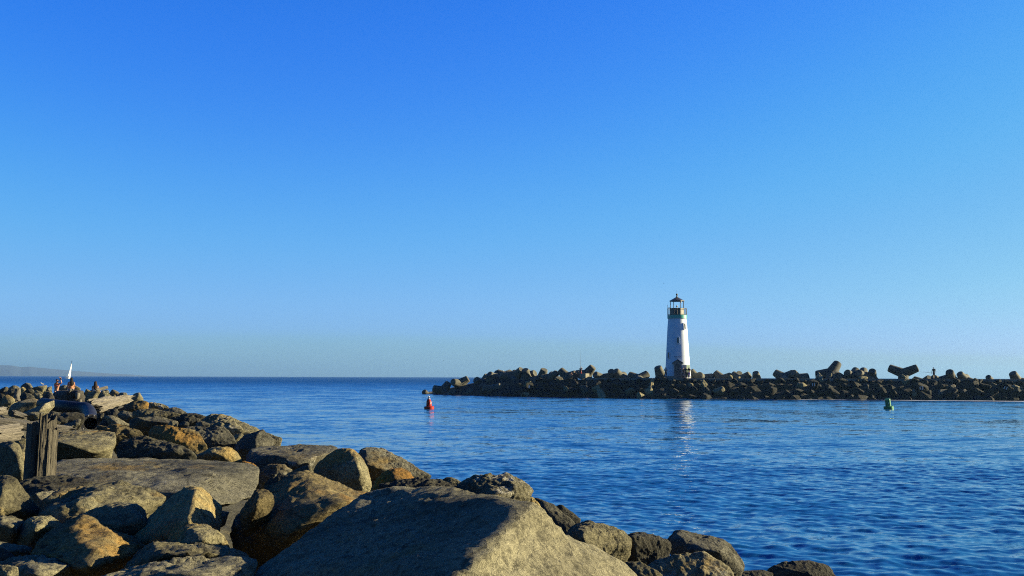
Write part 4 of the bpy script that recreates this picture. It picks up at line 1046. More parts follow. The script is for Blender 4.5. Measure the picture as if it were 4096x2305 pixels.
# --- rubble rocks: shapes shared, every stone an object
FAR = []
for k in range(14):
    P = rng.normal(size=(11, 3)); P /= np.linalg.norm(P, axis=1)[:, None]; P *= (1.0, .85, .72)
    c, V, Fc = star_rock(P, 4, 34, .06, 200 + k, .8, infl=1.12)
    for key in ('shade_dark', 'dark', 'tan'):
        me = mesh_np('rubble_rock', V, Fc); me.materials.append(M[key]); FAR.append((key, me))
row_lab = ['dark boulder in the course at the waterline of the far breakwater', 'dark boulder in the second course above the water on the far breakwater',
           'dark boulder in the upper course of the far breakwater', 'dark boulder along the top edge of the far breakwater']
row_lab_t = ['sunlit tan boulder in the waterline course of the far breakwater', 'sunlit tan boulder in the second course of the far breakwater',
             'sunlit tan boulder in the upper course of the far breakwater', 'sunlit tan boulder along the top edge of the far breakwater']
rr = random.Random(21)
for row in range(4):
    px = 2090 - row * 6 if row < 3 else 2160
    if row == 0: px = 2030
    while px < 4130:
        a = wl_at(px); u = Vector((a.x, a.y, 0)).normalized()
        s = rr.uniform(.75, 1.25) * (1.08 if row < 2 else .95)
        dy = (1.2, 3.1, 5.0, 6.7)[row] + rr.uniform(-.35, .35)
        z = (-.05, .85, 1.72, 2.50)[row] + rr.uniform(-.18, .22)
        if row == 3: s *= .72
        q = rr.random(); key = 'tan' if q < .06 else 'dark' if q < .12 else 'shade_dark'
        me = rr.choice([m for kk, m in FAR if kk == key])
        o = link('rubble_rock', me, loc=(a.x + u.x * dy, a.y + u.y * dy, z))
        o.scale = (s * rr.uniform(.95, 1.3), s, s * rr.uniform(.75, 1.0))
        o.rotation_euler = (rr.uniform(-.6, .6), rr.uniform(-.6, .6), rr.uniform(0, 6.28))
        lab = (row_lab_t if key == 'tan' else row_lab)[row]
        tag(o, lab, 'boulder', ('tan ' if key == 'tan' else 'dark ') + ('boulders at the waterline', 'boulders of the second course', 'boulders of the upper course', 'boulders along the top edge')[row] + ' of the far breakwater')
        px += (s * 1.52 + rr.uniform(-.1, .25)) * F / a.y
# a few stones the photo singles out
def far_rock(px, py, dd, s, key, label, k=0, sc=(1, 1, 1)):
    a = wl_at(px); p = at(px, py, a.y + dd)
    o = link('rubble_rock', [m for kk, m in FAR if kk == key][k % 14], loc=p)
    o.scale = (s * sc[0], s * sc[1], s * sc[2]); o.rotation_euler = (.3 * k, .2 * k, 1.1 * k)
    return tag(o, label, 'boulder', 'singled out boulders of the far breakwater')
far_rock(2100, 1583, .4, .75, 'gold' if False else 'tan', 'bright tan stone at the waterline below the concrete tetrapod cluster', 3)
far_rock(2410, 1588, .4, .85, 'tan', 'long tan stone at the waterline below the fishing group', 5, (1.7, 1, .8))
far_rock(2400, 1571, 1.2, .75, 'tan', 'pale pointed stone just above the long tan waterline stone', 7)
far_rock(2265, 1565, 1.8, .7, 'tan', 'small stone with a yellow top left of centre of the far breakwater', 9, (1.4, 1, .5))
far_rock(2560, 1586, .5, .75, 'tan', 'rough tan stone at the waterline left of the lighthouse', 2)
far_rock(2605, 1541, 4.6, .9, 'tan', 'pale crumbly stone near the top edge left of the lighthouse', 4, (2.0, 1, .6))
far_rock(2760, 1541, 4.6, .6, 'tan', 'small orange-tan stone right below the lighthouse', 6)
far_rock(2815, 1540, 4.2, .75, 'tan', 'tan stone right of the small orange one below the lighthouse', 8)
far_rock(2923, 1516, 7.5, .48, 'tan', 'small pale stone sitting on the edge of the path right of the lighthouse', 10, (1.4, 1, .8))
far_rock(2955, 1513, 8.3, .36, 'tan', 'small half-round pale stone on the path before the right-hand tetrapods', 12)
far_rock(3323, 1501, 7.3, .36, 'tan', 'egg-shaped pale stone leaning on the big sprawling tetrapod', 1, (.8, 1, 1.1))
far_rock(3614, 1507, 7.0, .42, 'tan', 'upright pale stone in front of the V-shaped tetrapod', 11, (.7, 1, 1.3))
far_rock(3275, 1513, 7.2, .8, 'tan', 'flat tan stone at the top edge left of the big sprawling tetrapod', 13, (1.8, 1, .6))
far_rock(3450, 1514, 7.0, .7, 'tan', 'tan flat-topped stone in front of the round-ended tetrapod', 0, (1.4, 1, .7))

# --- concrete tetrapods
def tetra_mesh(dirs=None, L=1.92, r0=.86, r1=.60):
    dirs = [Vector(d).normalized() for d in dirs] if dirs else [Vector((0, 0, 1))] + [Vector((math.sqrt(8) / 3 * math.cos(a), math.sqrt(8) / 3 * math.sin(a), -1 / 3)) for a in (0, 2 * math.pi / 3, 4 * math.pi / 3)]
    obs = []
    for d in dirs:
        me = lathe_me('leg', [(0, -.25), (.55, -.25), (r0, .15), (r0, .35), (r1 + .015, L - .09), (r1 - .07, L), (0, L)], 36)
        bm = bmesh.new(); bm.from_mesh(me); bmesh.ops.remove_doubles(bm, verts=bm.verts, dist=.002)
        bmesh.ops.recalc_face_normals(bm, faces=bm.faces)
        bm.to_mesh(me); bm.free()
        me.transform(d.to_track_quat('Z', 'Y').to_matrix().to_4x4())
        o = bpy.data.objects.new('leg', me); COL.objects.link(o); obs.append(o)
    for o in obs[1:]:
        m = obs[0].modifiers.new('u', 'BOOLEAN'); m.operation = 'UNION'; m.object = o; m.solver = 'EXACT'
    me = baked(obs[0])
    for o in obs[1:]: bpy.data.objects.remove(o)
    me.polygons.foreach_set('use_smooth', np.full(len(me.polygons), True)); me.set_sharp_from_angle(angle=R(32))
    return me, dirs
TM, TD = tetra_mesh()
TM.name = 'tetrapod'; TM.materials.clear(); TM.materials.append(M['conc'])
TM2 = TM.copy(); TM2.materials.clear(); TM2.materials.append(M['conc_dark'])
ZF = {'A': (1740, 1460, 10.36), 'B': (1930, 1450, 9.54), 'C': (2200, 1450, 9.665), 'D': (2440, 1460, 8.587), 'E': (2740, 1460, 7.156), 'F': (3080, 1450, 7.576), 'G': (3400, 1450, 7.576), 'H': (3740, 1450, 7.236)}
ZN.update(ZF)
def tetra_bent(z, u, v, dy, dirs, label, s, L=1.92, r1=.60, r0=.86):
    "a unit seen with its legs in these directions (right, up, towards us)"
    px, py = zpt(z, (u, v)); w = wl_at(px); p = at(px, py, w.y + dy)
    fw = Vector((w.x, w.y, 0)).normalized(); rt = Vector((fw.y, -fw.x, 0))
    me, _ = tetra_mesh([rt * a + Vector((0, 0, b)) - fw * c for a, b, c in dirs], L, r0, r1)
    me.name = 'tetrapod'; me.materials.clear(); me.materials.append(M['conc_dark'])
    o = link('tetrapod', me, loc=p); o.scale = (s,) * 3
    return tag(o, label, 'tetrapod', 'concrete tetrapods of the far breakwater')
def tetra(z, u, v, dy, a, b, label, s=1.0, dark=False):
    "centre at (u, v) in window z, dy metres behind the waterline; a, b: where two legs point (right, up, towards us)"
    if z in 'EFGH': v += 20; s *= .93
    px, py = zpt(z, (u, v)); w = wl_at(px); p = at(px, py, w.y + dy)
    fw = Vector((w.x, w.y, 0)).normalized(); rt = Vector((fw.y, -fw.x, 0))
    A = (rt * a[0] + Vector((0, 0, a[1])) - fw * a[2]).normalized()
    Bv = (rt * b[0] + Vector((0, 0, b[1])) - fw * b[2]); Bv = (Bv - A * Bv.dot(A)).normalized()
    s0 = TD[0]; s1 = (TD[1] - s0 * TD[1].dot(s0)).normalized(); s2 = s0.cross(s1)
    C = A.cross(Bv)
    S = Matrix((s0, s1, s2)).transposed(); T = Matrix((A, Bv, C)).transposed()
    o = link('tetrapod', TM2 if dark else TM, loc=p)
    o.matrix_world = Matrix.Translation(p) @ (T @ S.transposed()).to_4x4() @ Matrix.Diagonal((s, s, s, 1))
    tag(o, label, 'tetrapod', 'concrete tetrapods of the far breakwater')
    return o, A, p
T = tetra
T('A', -290, 1330, 4, (-.5, .7, .5), (.8, -.3, .5), 'leftmost tetrapod, only one dark leg tip showing above the water', .8, True)
T('A', 330, 1090, 5, (-.92, .28, .25), (.5, -.5, .65), 'low tetrapod lying at the left tip of the breakwater, one leg pointing left')
T('A', 1010, 800, 8, (-.62, .22, .75), (.88, .46, -.05), 'tetrapod at the left tip with its round leg end facing the camera')
T('A', 640, 1330, 3, (.25, .55, .8), (-.9, .1, .3), 'half-sunk tetrapod at the left tip with a sunlit leg flank', .95)
T('A', 1420, 1320, 4, (.1, .62, .8), (-.85, .0, .5), 'half-sunk tetrapod with a small sunlit leg left of the tall cluster', .95)
T('A', 1960, 860, 9, (-.62, .58, .52), (.72, -.25, .6), 'tetrapod with a dark leg end leaning left in the left cluster')
T('A', 2010, 760, 11, (.35, .75, .3), (-.5, -.4, .7), 'tetrapod with a rounded pale leg just behind the leaning dark-ended one', .9)
T('A', 2060, 1180, 4, (-.2, .75, .6), (.8, -.3, .5), 'low shaded tetrapod under the left cluster by the water', 1, True)
T('B', 520, 640, 11, (-.62, .42, .62), (.2, .55, -.8), 'tetrapod with its round dark leg end turned to the left, high in the left cluster')
T('B', 330, 830, 8, (-.22, .88, .42), (.75, -.3, .55), 'tetrapod with an upright leg sunlit on its right flank in the left cluster')
T('B', 420, 1080, 4.5, (.68, .42, .60), (-.75, .35, .5), 'tetrapod near the water with its sunlit round leg end facing right')
T('B', 1060, 640, 10, (-.86, .42, .28), (.5, -.2, .8), 'tetrapod with one long leg pointing left, in the middle of the left cluster')
tn, tA, tp = T('B', 1270, 540, 11, (.52, .62, .58), (.35, -.7, .6), 'tetrapod with the number 42 marked on its raised round leg end')
T('B', 900, 560, 13, (-.8, .4, -.2), (.5, .3, .8), 'tetrapod partly hidden behind the one numbered 42')
T('B', 1690, 640, 11, (-.15, .85, .5), (.8, -.2, .5), 'pale tetrapod with one stubby leg pointing up right of the numbered one')
T('B', 1700, 560, 13, (.72, .35, .6), (-.6, .3, .7), 'tetrapod showing a dark round leg end right of the pale stubby one')
T('B', 2250, 640, 12, (.25, .85, .42), (-.72, .35, .6), 'tetrapod with two blunt legs side by side before the fishing group')
T('C', 40, 610, 12, (.55, .52, .65), (-.8, .2, .5), 'tetrapod showing one low pale rounded leg on the skyline', .9)
T('C', 680, 600, 12, (-.66, .70, -.2), (.85, -.1, .5), 'dark peaked tetrapod left of the seated fishing group')
T('C', 1400, 500, 12.5, (.60, .75, .28), (.72, -.45, .50), 'tall tetrapod with one leg raised to the right behind the pale block')
T('C', 2010, 640, 12.5, (.90, .32, .25), (-.7, .4, .5), 'low tetrapod right of the tall one, its leg pointing right', .9)
T('C', 2440, 620, 12.5, (-.2, .72, .66), (.8, -.1, .5), 'flat-topped dark tetrapod left of the sunlit-flanked one', .9)
T('D', 390, 480, 12.5, (-.52, .68, .5), (.8, -.1, .55), 'tetrapod with a narrow sunlit flank on the skyline left of the lighthouse')
T('D', 990, 520, 13, (-.84, .44, -.25), (.84, .44, -.25), 'tetrapod spread like a wide V on the path left of the lighthouse')
T('D', 1760, 430, 13.5, (-.28, .88, .36), (.88, .12, .3), 'tetrapod with one tall upright leg directly left of the lighthouse')
T('E', 340, 400, 15, (-.55, .80, .1), (.88, .25, .35), 'tetrapod half hidden behind the right foot of the lighthouse')
T('E', 500, 400, 13.5, (.94, .26, -.2), (-.6, .2, .75), 'tetrapod with a long leg pointing right, just right of the lighthouse')
T('E', 1080, 420, 13.5, (-.66, .66, -.2), (.85, .0, .5), 'pointed tetrapod alone on the path right of the lighthouse')
T('E', 1600, 430, 12.5, (-.74, .58, -.25), (.70, .60, .2), 'tetrapod with two legs raised like a wide V and a pale right leg')
T('E', 2060, 440, 12, (-.1, .8, .55), (.85, -.2, .5), 'small tetrapod with a sunlit side right of the wide V pair', .9)
T('E', 1500, 400, 16, (.25, .75, .5), (-.8, .1, .5), 'tetrapod tip peeping up behind the wide V pair', .8)
T('F', 430, 470, 11.5, (-.76, .52, -.2), (.45, .80, -.35), 'tetrapod with crossed legs at the left of the right-hand group')
T('F', 830, 490, 12, (.94, .24, -.2), (-.85, .10, .5), 'long low tetrapod with a bright sunlit right leg')
tetra_bent('F', 1850, 350, 12, [(-.97, -.06, -.1), (.42, .68, -.45), (.86, -.42, -.05), (.0, -.7, .7)], 'big sprawling tetrapod with one leg raised and one pointing left', 1.05, 2.2)
T('F', 2500, 440, 12.5, (-.45, .42, .78), (.3, .75, -.55), 'tetrapod with its dark round leg end facing us right of the sprawling one')
T('G', 400, 440, 11.5, (-.38, .42, .82), (.85, -.25, .45), 'round-ended tetrapod with a thin sunlit right edge')
T('G', 650, 470, 12, (.12, .72, .68), (.8, -.4, .4), 'low flat-ended tetrapod right of the round-ended one', .95, True)
tetra_bent('G', 1615, 335, 12, [(-.91, .38, -.12), (.91, .38, -.12), (.05, -.75, .55), (-.1, -.75, -.6)], 'large tetrapod standing like a V, two legs raised to the sky', 1.05, 2.15, .56, .70)
T('G', 2230, 640, 12, (-.84, .44, -.2), (.8, .1, .5), 'dark wedge-like tetrapod left of the walking angler', .95, True)
T('H', 110, 560, 12.5, (.86, .42, -.15), (-.7, .1, .7), 'wedge-like tetrapod directly right of the walking angler')
T('H', 470, 490, 11.5, (-.1, .72, .68), (.85, -.3, .4), 'dark barrel-like tetrapod on the right skyline', 1, True)
T('H', 870, 510, 12, (-.46, .68, .56), (.85, -.1, .5), 'tetrapod leaning left with a sunlit flank on the right skyline', .9)
T('H', 1600, 560, 12, (-.2, .7, .65), (.8, -.1, .6), 'small low tetrapod among the rubble on the far right', .7, True)
T('H', 2390, 560, 12, (-.35, .80, .48), (.80, .46, .38), 'rightmost tetrapod, two pale legs side by side')
def text_me(s, size, ext=.004, align='CENTER', space=1.0):
    c = bpy.data.curves.new('t', 'FONT'); c.body = s; c.size = size; c.extrude = ext; c.align_x = align; c.align_y = 'CENTER'; c.space_character = space
    o = bpy.data.objects.new('t', c); COL.objects.link(o)
    return baked(o)
def number_on(parent_name, s, size, pos, nrm, mat, parent=None, label=None, rollup=Vector((0, 0, 1))):
    nrm = nrm.normalized(); x = rollup.cross(nrm).normalized(); y = nrm.cross(x)
    me = text_me(s, size)
    me.transform(Matrix((x, y, nrm)).transposed().to_4x4()); me.transform(Matrix.Translation(pos))
    o = link('painted_number', me, M[mat])
    o.parent = parent; o.matrix_parent_inverse = parent.matrix_world.inverted()
    return o
bpy.context.view_layer.update()
number_on('n', '42', .62, tp + tA * (1.92 + .004), tA, 'black', tn, rollup=Vector((.25, 0, 1)))
# painted white numbers on the channel face
def face_number(px, py, s, k, rot=0.0, key='shade_dark'):
    w = wl_at(px); p = at(px, py, w.y + 2.2)
    o = link('rubble_rock', [m for kk, m in FAR if kk == key][k], loc=p)
    o.scale = (1.25, .9, 1.05); o.rotation_euler = (.2, .1, .7 * k)
    tag(o, {'11': 'dark boulder with the upright white number 11 painted on it', '13': 'dark boulder with a white number 13 painted on it', '17': 'dark boulder with a slanted white number 11 painted on it', '8': 'dark boulder with a small white box-like mark on its face'}[s], 'boulder', 'numbered boulders of the far breakwater')
    bpy.context.view_layer.update()
    co = np.array([(o.matrix_world @ v.co)[:] for v in o.data.vertices])
    fwd = Vector((p.x, p.y, 0)).normalized()
    # nearest surface towards the camera at that spot
    rt = Vector((fwd.y, -fwd.x, 0)); dx = (co - np.array(p)) @ np.array(rt); dz = co[:, 2] - p.z
    m_ = (np.abs(dx) < .38) & (np.abs(dz) < .3); front = ((co - np.array(p)) @ np.array(fwd))[m_].min()
    q = p + fwd * (front - .02)
    number_on('n', {'17': '11', '8': '8'}.get(s, s), .62, q, -fwd, 'whitepaint', o, rollup=Vector((rot * fwd.y, -rot * fwd.x, 1)))
face_number(3254, 1540, '11', 2)
face_number(3685, 1553, '13', 5)
face_number(4022, 1553, '17', 8, .5)
face_number(2117, 1548, '8', 1)
# --- foam along the waterline
def foam():
    V, Fc = [], []
    pxs = np.linspace(2050, 4300, 160)
    for px in pxs:
        a = wl_at(px); u = Vector((a.x, a.y, 0)).normalized()
        w = float(np.interp(px, [2050, 2600, 3200, 3700, 4096, 4300], [.2, .7, 1.4, 2.4, 4.2, 4.5])) * (1 + .35 * float(fbm([[px * .013, 1, 4]], 3)[0]))
        o = float(np.interp(px, [2050, 3500, 4096, 4300], [.4, -.2, -2.0, -2.6]))
        for t in (0, .33, .66, 1.0):
            V.append((a.x + u.x * (o + .9 - w * t), a.y + u.y * (o + .9 - w * t), .075))
    for i in range(len(pxs) - 1):
        for j in range(3):
            p = i * 4 + j; Fc.append((p, p + 4, p + 5, p + 1))
    tag(link('foam', mesh_np('foam', V, Fc), M['foam']), kind='stuff')
foam()
# ------------------------------------------------------------------ lighthouse
LHD = 158.6
lc = at_z(2711.5, 1512.0, DECK); lc = at(2711.5, 1511.5, LHD); lc.z = DECK
vdir = Vector((lc.x, lc.y, 0)).normalized()
LROT = math.atan2(vdir.x, vdir.y)                              # local -Y faces the camera
def lighthouse():
    e = empty('lighthouse', lc, -LROT); e.scale = (1.016,) * 3
    tag(e, 'white tapering lighthouse with a teal gallery band and an open dark lantern roof', 'lighthouse')
    def add(name, me, mat, parent=e): return link(name, me, M[mat], parent)
    prof = [(2.00, .36), (1.985, .6), (1.93, 1.2), (1.86, 2.2), (1.755, 4.0), (1.64, 6.0), (1.52, 8.0), (1.42, 9.05), (1.40, 9.18), (1.47, 9.30)]
    tw = lathe_me('tower', [(0, .36)] + prof, 72)
    tower = add('tower', tw, 'lh_white')
    add('plinth', lathe_me('plinth', [(2.03, -.3), (2.03, .33), (2.0, .36)], 72), 'lh_grey')
    def Rz(z): return float(np.interp(z, [p[1] for p in prof], [p[0] for p in prof]))
    add('gallery_band', lathe_me('gallery_band', [(1.44, 9.30), (1.52, 9.32), (1.52, 9.80), (1.49, 9.84), (0, 9.84)], 72), 'teal')
    # windows
    for th, z in ((-49, 3.56), (2, 5.84), (46, 8.05)):
        t = R(th); r = Rz(z); slope = .058
        Mx = Matrix.Rotation(t, 4, 'Z') @ Matrix.Translation((0, -r, z)) @ Matrix.Rotation(-slope, 4, 'X')
        bm = bmesh.new()
        for sx in (-.20, .20): box_bm(bm, .09, .20, .86, (sx, -.02, 0))
        box_bm(bm, .49, .20, .09, (0, -.02, .475)); box_bm(bm, .55, .24, .09, (0, -.03, -.475))
        me = mesh_bm('window_frame', bm); me.transform(Mx)
        w = add('window', me, 'lh_white')
        bm = bmesh.new(); box_bm(bm, .31, .05, .86, (0, 0.002, 0)); me = mesh_bm('pane', bm); me.transform(Mx)
        link('pane', me, M['glassdark'], w)
    # lettering wrapped round the tower
    for s, size, z in (('WALTON', .235, 3.30), ('LIGHTHOUSE', .125, 3.10)):
        me = text_me(s, size, .012, space=1.12)
        for v in me.vertices:
            x, y, h = v.co; rr_ = Rz(z + y) + .012 + h
            v.co = (rr_ * math.sin(x / Rz(z)), -rr_ * math.cos(x / Rz(z)), z + y)
        me.update(); add('lettering', me, 'letter')
    # porch
    W, D, H = 1.20, .75, 2.30
    y0 = -1.97
    bm = bmesh.new()
    for sx in (-1, 1): box_bm(bm, .16, D + .5, H, (sx * (W / 2 - .08), y0 - D / 2 + .25, H / 2))
    # arched front panel
    n = 18; ri = .44; cz = H - .52
    f = y0 - D
    arc = [(ri * math.cos(math.pi * k / n), cz + ri * math.sin(math.pi * k / n)) for k in range(n + 1)]
    outer = [(W / 2 - .16, H - .001)] ; vs = []
    def addq(p):
        vv = [bm.verts.new((a, f + .02, b)) for a, b in p]; vb = [bm.verts.new((a, f + .16, b)) for a, b in p]
        bm.faces.new(vv); bm.faces.new(vb[::-1])
        for i in range(len(p)): bm.faces.new((vv[i], vv[(i + 1) % len(p)], vb[(i + 1) % len(p)], vb[i]))
    for k in range(n):
        (x1, z1), (x2, z2) = arc[k], arc[k + 1]
        addq([(x1, z1), (x1, H), (x2, H), (x2, z2)])
    add('porch', mesh_bm('porch', bm), 'door_trim')
    bm = bmesh.new()
    prism = [(-W / 2 - .02, H + .02), (W / 2 + .02, H + .02), (0, H + .42)]
    a_ = [bm.verts.new((x, f + .03, z)) for x, z in prism]; b_ = [bm.verts.new((x, y0 + .45, z)) for x, z in prism]
    bm.faces.new(a_); bm.faces.new(b_[::-1])
    for i in range(3): bm.faces.new((a_[i], a_[(i + 1) % 3], b_[(i + 1) % 3], b_[i]))
    add('gable', mesh_bm('gable', bm), 'door_trim')
    for sx in (-1, 1):
        bm = bmesh.new()
        p, q = Vector((0, 0, H + .56)), Vector((sx * .86, 0, H + .01)); mid = (p + q) / 2
        box_bm(bm, (q - p).length + .06, D + .75, .10, (mid.x, y0 - D / 2 + .20, mid.z), Matrix.Rotation(math.atan2(-(q.z - p.z), (q.x - p.x)) if sx > 0 else math.atan2(-(p.z - q.z), (p.x - q.x)), 3, 'Y'))
        add('porch_roof', mesh_bm('porch_roof', bm), 'door_trim')
    bm = bmesh.new(); box_bm(bm, .26, .04, .05, (0, f - .003, H + .12)); add('vent', mesh_bm('vent', bm), 'black')
    bm = bmesh.new()
    pts = [(-ri, .02), (ri, .02)] + [(ri * .99 * math.cos(math.pi * k / n), cz + ri * .99 * math.sin(math.pi * k / n)) for k in range(n + 1)]
    vv = [bm.verts.new((x, f + .10, z)) for x, z in pts]; vb = [bm.verts.new((x, f + .17, z)) for x, z in pts]
    bm.faces.new(vv); bm.faces.new(vb[::-1])
    for i in range(len(pts)): bm.faces.new((vv[i], vv[(i + 1) % len(pts)], vb[(i + 1) % len(pts)], vb[i]))
    dr = add('door', mesh_bm('door', bm), 'door')
    for z, w, x in ((1.76, .80, 0), (.98, .84, 0), (1.10, .40, -.22)):
        bm = bmesh.new(); box_bm(bm, w, .03, .05, (x, f + .085, z)); link('hinge', mesh_bm('hinge', bm), M['black'], dr)
    bm = bmesh.new(); box_bm(bm, .58, .03, .06, (0, f + .085, 1.90)); box_bm(bm, .34, .034, .08, (0, f + .083, 1.96)); link('plaque', mesh_bm('plaque', bm), M['black'], dr)
    bm = bmesh.new(); box_bm(bm, .13, .04, .24, (.03, f + .082, 1.44)); link('lock', mesh_bm('lock', bm), M['black'], dr)
    # utility housing with green door
    Mx = Matrix.Translation((1.30, -1.50, 0)) @ Matrix.Rotation(R(-45), 4, 'Z')
    bm = bmesh.new(); box_bm(bm, .80, .80, 2.08, (0, 0, 1.04), bev=.02); me = mesh_bm('utility_box', bm); me.transform(Mx); ub = add('utility_box', me, 'lh_white')
    bm = bmesh.new(); box_bm(bm, .03, .72, 1.85, (.405, 0, 1.10)); me = mesh_bm('green_panel', bm); me.transform(Mx); link('green_panel', me, M['greenbox'], ub)
    bm = bmesh.new(); box_bm(bm, .02, .06, .18, (.425, 0, 1.85)); me = mesh_bm('panel_lock', bm); me.transform(Mx); link('panel_lock', me, M['black'], ub)
    # gallery rail
    for z in (9.92, 10.88):
        me = tube_me('rail', [(1.48 * math.cos(2 * math.pi * k / 48), 1.48 * math.sin(2 * math.pi * k / 48), z) for k in range(49)], .035, 8, False)
        add('rail', me, 'rail')
    bm0 = None
    for k in range(40):
        t = 2 * math.pi * k / 40 + .03
        big = k % 5 == 0
        me = rod_me('baluster', (1.48 * math.cos(t), 1.48 * math.sin(t), 9.84), (1.48 * math.cos(t), 1.48 * math.sin(t), 10.9), .034 if big else .012, n=8)
        add('baluster', me, 'rail')
    # solid hexagonal parapet inside the rail
    add('parapet', lathe_me('parapet', [(1.12, 9.84), (1.12, 10.90), (1.16, 10.90), (1.16, 10.94), (1.04, 10.94), (1.04, 9.86)], 6, False, th0=R(0)), 'steel')
    for k in range(6):
        t = 2 * math.pi * k / 6 + R(0)
        me = rod_me('roof_post', (1.02 * math.cos(t), 1.02 * math.sin(t), 9.84), (1.02 * math.cos(t), 1.02 * math.sin(t), 12.10), .055, n=8)
        add('roof_post', me, 'bronze')
    rf = add('roof', lathe_me('roof', [(0, 12.00), (1.12, 12.00), (1.18, 12.06), (1.18, 12.12), (.12, 12.72), (0, 12.74)], 6, False, th0=R(0)), 'bronze')
    link('finial', lathe_me('finial', [(.16, 12.66), (.13, 12.80), (.075, 12.88), (.085, 12.94), (.15, 13.04), (.165, 13.12), (.14, 13.21), (.05, 13.26), (.015, 13.28), (.010, 13.85), (0, 13.86)], 20), M['black'], rf)
    bc = add('beacon', lathe_me('beacon', [(.14, 10.9), (.09, 10.98), (.05, 11.05), (.05, 11.10), (.14, 11.16), (.16, 11.28), (.10, 11.36), (.04, 11.40), (.04, 11.48), (0, 11.5)], 20), 'lampglass')
    add('antenna', rod_me('antenna', (-1.46, -.2, 10.9), (-1.47, -.2, 11.5), .022, n=8), 'black')
    bm = bmesh.new(); box_bm(bm, .42, .30, .03, (-1.22, -.55, 11.03), Matrix.Rotation(R(-12), 3, 'Y')); add('solar_panel', mesh_bm('solar_panel', bm), 'black')
    add('floodlight', lathe_me('floodlight', [(0, 11.78), (.10, 11.80), (.09, 11.92), (.03, 11.98), (0, 11.99)], 14), 'lampglass').location = (.62, -.82, 0)
lighthouse()
# ------------------------------------------------------------------ buoys
def red_buoy():
    p = at_z(1716.5, 1637.5, 0)
    e = empty('buoy', p); e.rotation_euler = (R(-2), R(-2), R(10))
    tag(e, 'red cone-shaped buoy with the number 2 and a lantern on top', 'buoy', 'channel buoys')
    link('float', lathe_me('float', [(0, -.4), (.47, -.4), (.485, .05), (.485, .24), (.45, .285), (.30, .30)], 40), M['red'], e)
    link('cone', lathe_me('cone', [(.275, .28), (.27, .45), (.258, .60), (.262, .615), (.245, .78), (.20, .86), (.16, .97), (.13, .99), (0, .995)], 40), M['red'], e)
    ln = link('lantern', lathe_me('lantern', [(.13, .99), (.13, 1.02), (.075, 1.03), (.07, 1.07), (.055, 1.08), (.055, 1.21), (0, 1.215)], 20), M['black'], e)
    link('lantern_cap', lathe_me('lantern_cap', [(.07, 1.205), (.075, 1.23), (.05, 1.29), (0, 1.34)], 20), M['lampglass'], ln)
    link('collar', lathe_me('collar', [(.15, .985), (.155, 1.0), (.15, 1.03), (.10, 1.04)], 24), M['lampglass'], e)
    for k, (a, l) in enumerate(((.35, .18), (.9, .13), (2.4, .12), (-.6, .14))):
        link('bird_spike', rod_me('bird_spike', (.12 * math.cos(a), .12 * math.sin(a), 1.02), (.24 * math.cos(a), .24 * math.sin(a), 1.02 + l), .006, n=6), M['bolt'], e)
    for th in (38, -62):
        me = text_me('2', .30, .006); me.transform(Matrix.Rotation(R(90), 4, 'X'))
        for v in me.vertices:
            a = v.co.x / .262; r = .266 - v.co.y * 0 + (.0 if True else 0)
            r = .268 + max(0, -v.co.y)
            v.co = (r * math.sin(a), -r * math.cos(a), v.co.z + .60)
        me.transform(Matrix.Rotation(R(th), 4, 'Z'))
        link('painted_number', me, M['whitepaint'], e)
red_buoy()
def green_buoy():
    p = at_z(3555, 1636.5, 0)
    e = empty('buoy', p); e.rotation_euler = (R(4), R(-7.5), R(0))
    tag(e, 'green can-shaped buoy with a flat top, leaning to the left', 'buoy', 'channel buoys')
    link('float', lathe_me('float', [(0, -.4), (.48, -.4), (.485, .02), (.485, .27), (.46, .30), (.28, .305)], 40), M['green'], e)
    link('can', lathe_me('can', [(.275, .29), (.272, .9), (.275, 1.02), (.262, 1.05), (0, 1.05)], 40), M['green'], e)
    me = text_me('1', .26, .006); me.transform(Matrix.Rotation(R(90), 4, 'X'))
    for v in me.vertices:
        a = v.co.x / .275; r = .277 + max(0, -v.co.y); v.co = (r * math.sin(a), -r * math.cos(a), v.co.z + .62)
    me.transform(Matrix.Rotation(R(-12), 4, 'Z'))
    link('painted_number', me, M['whitepaint'], e)
green_buoy()
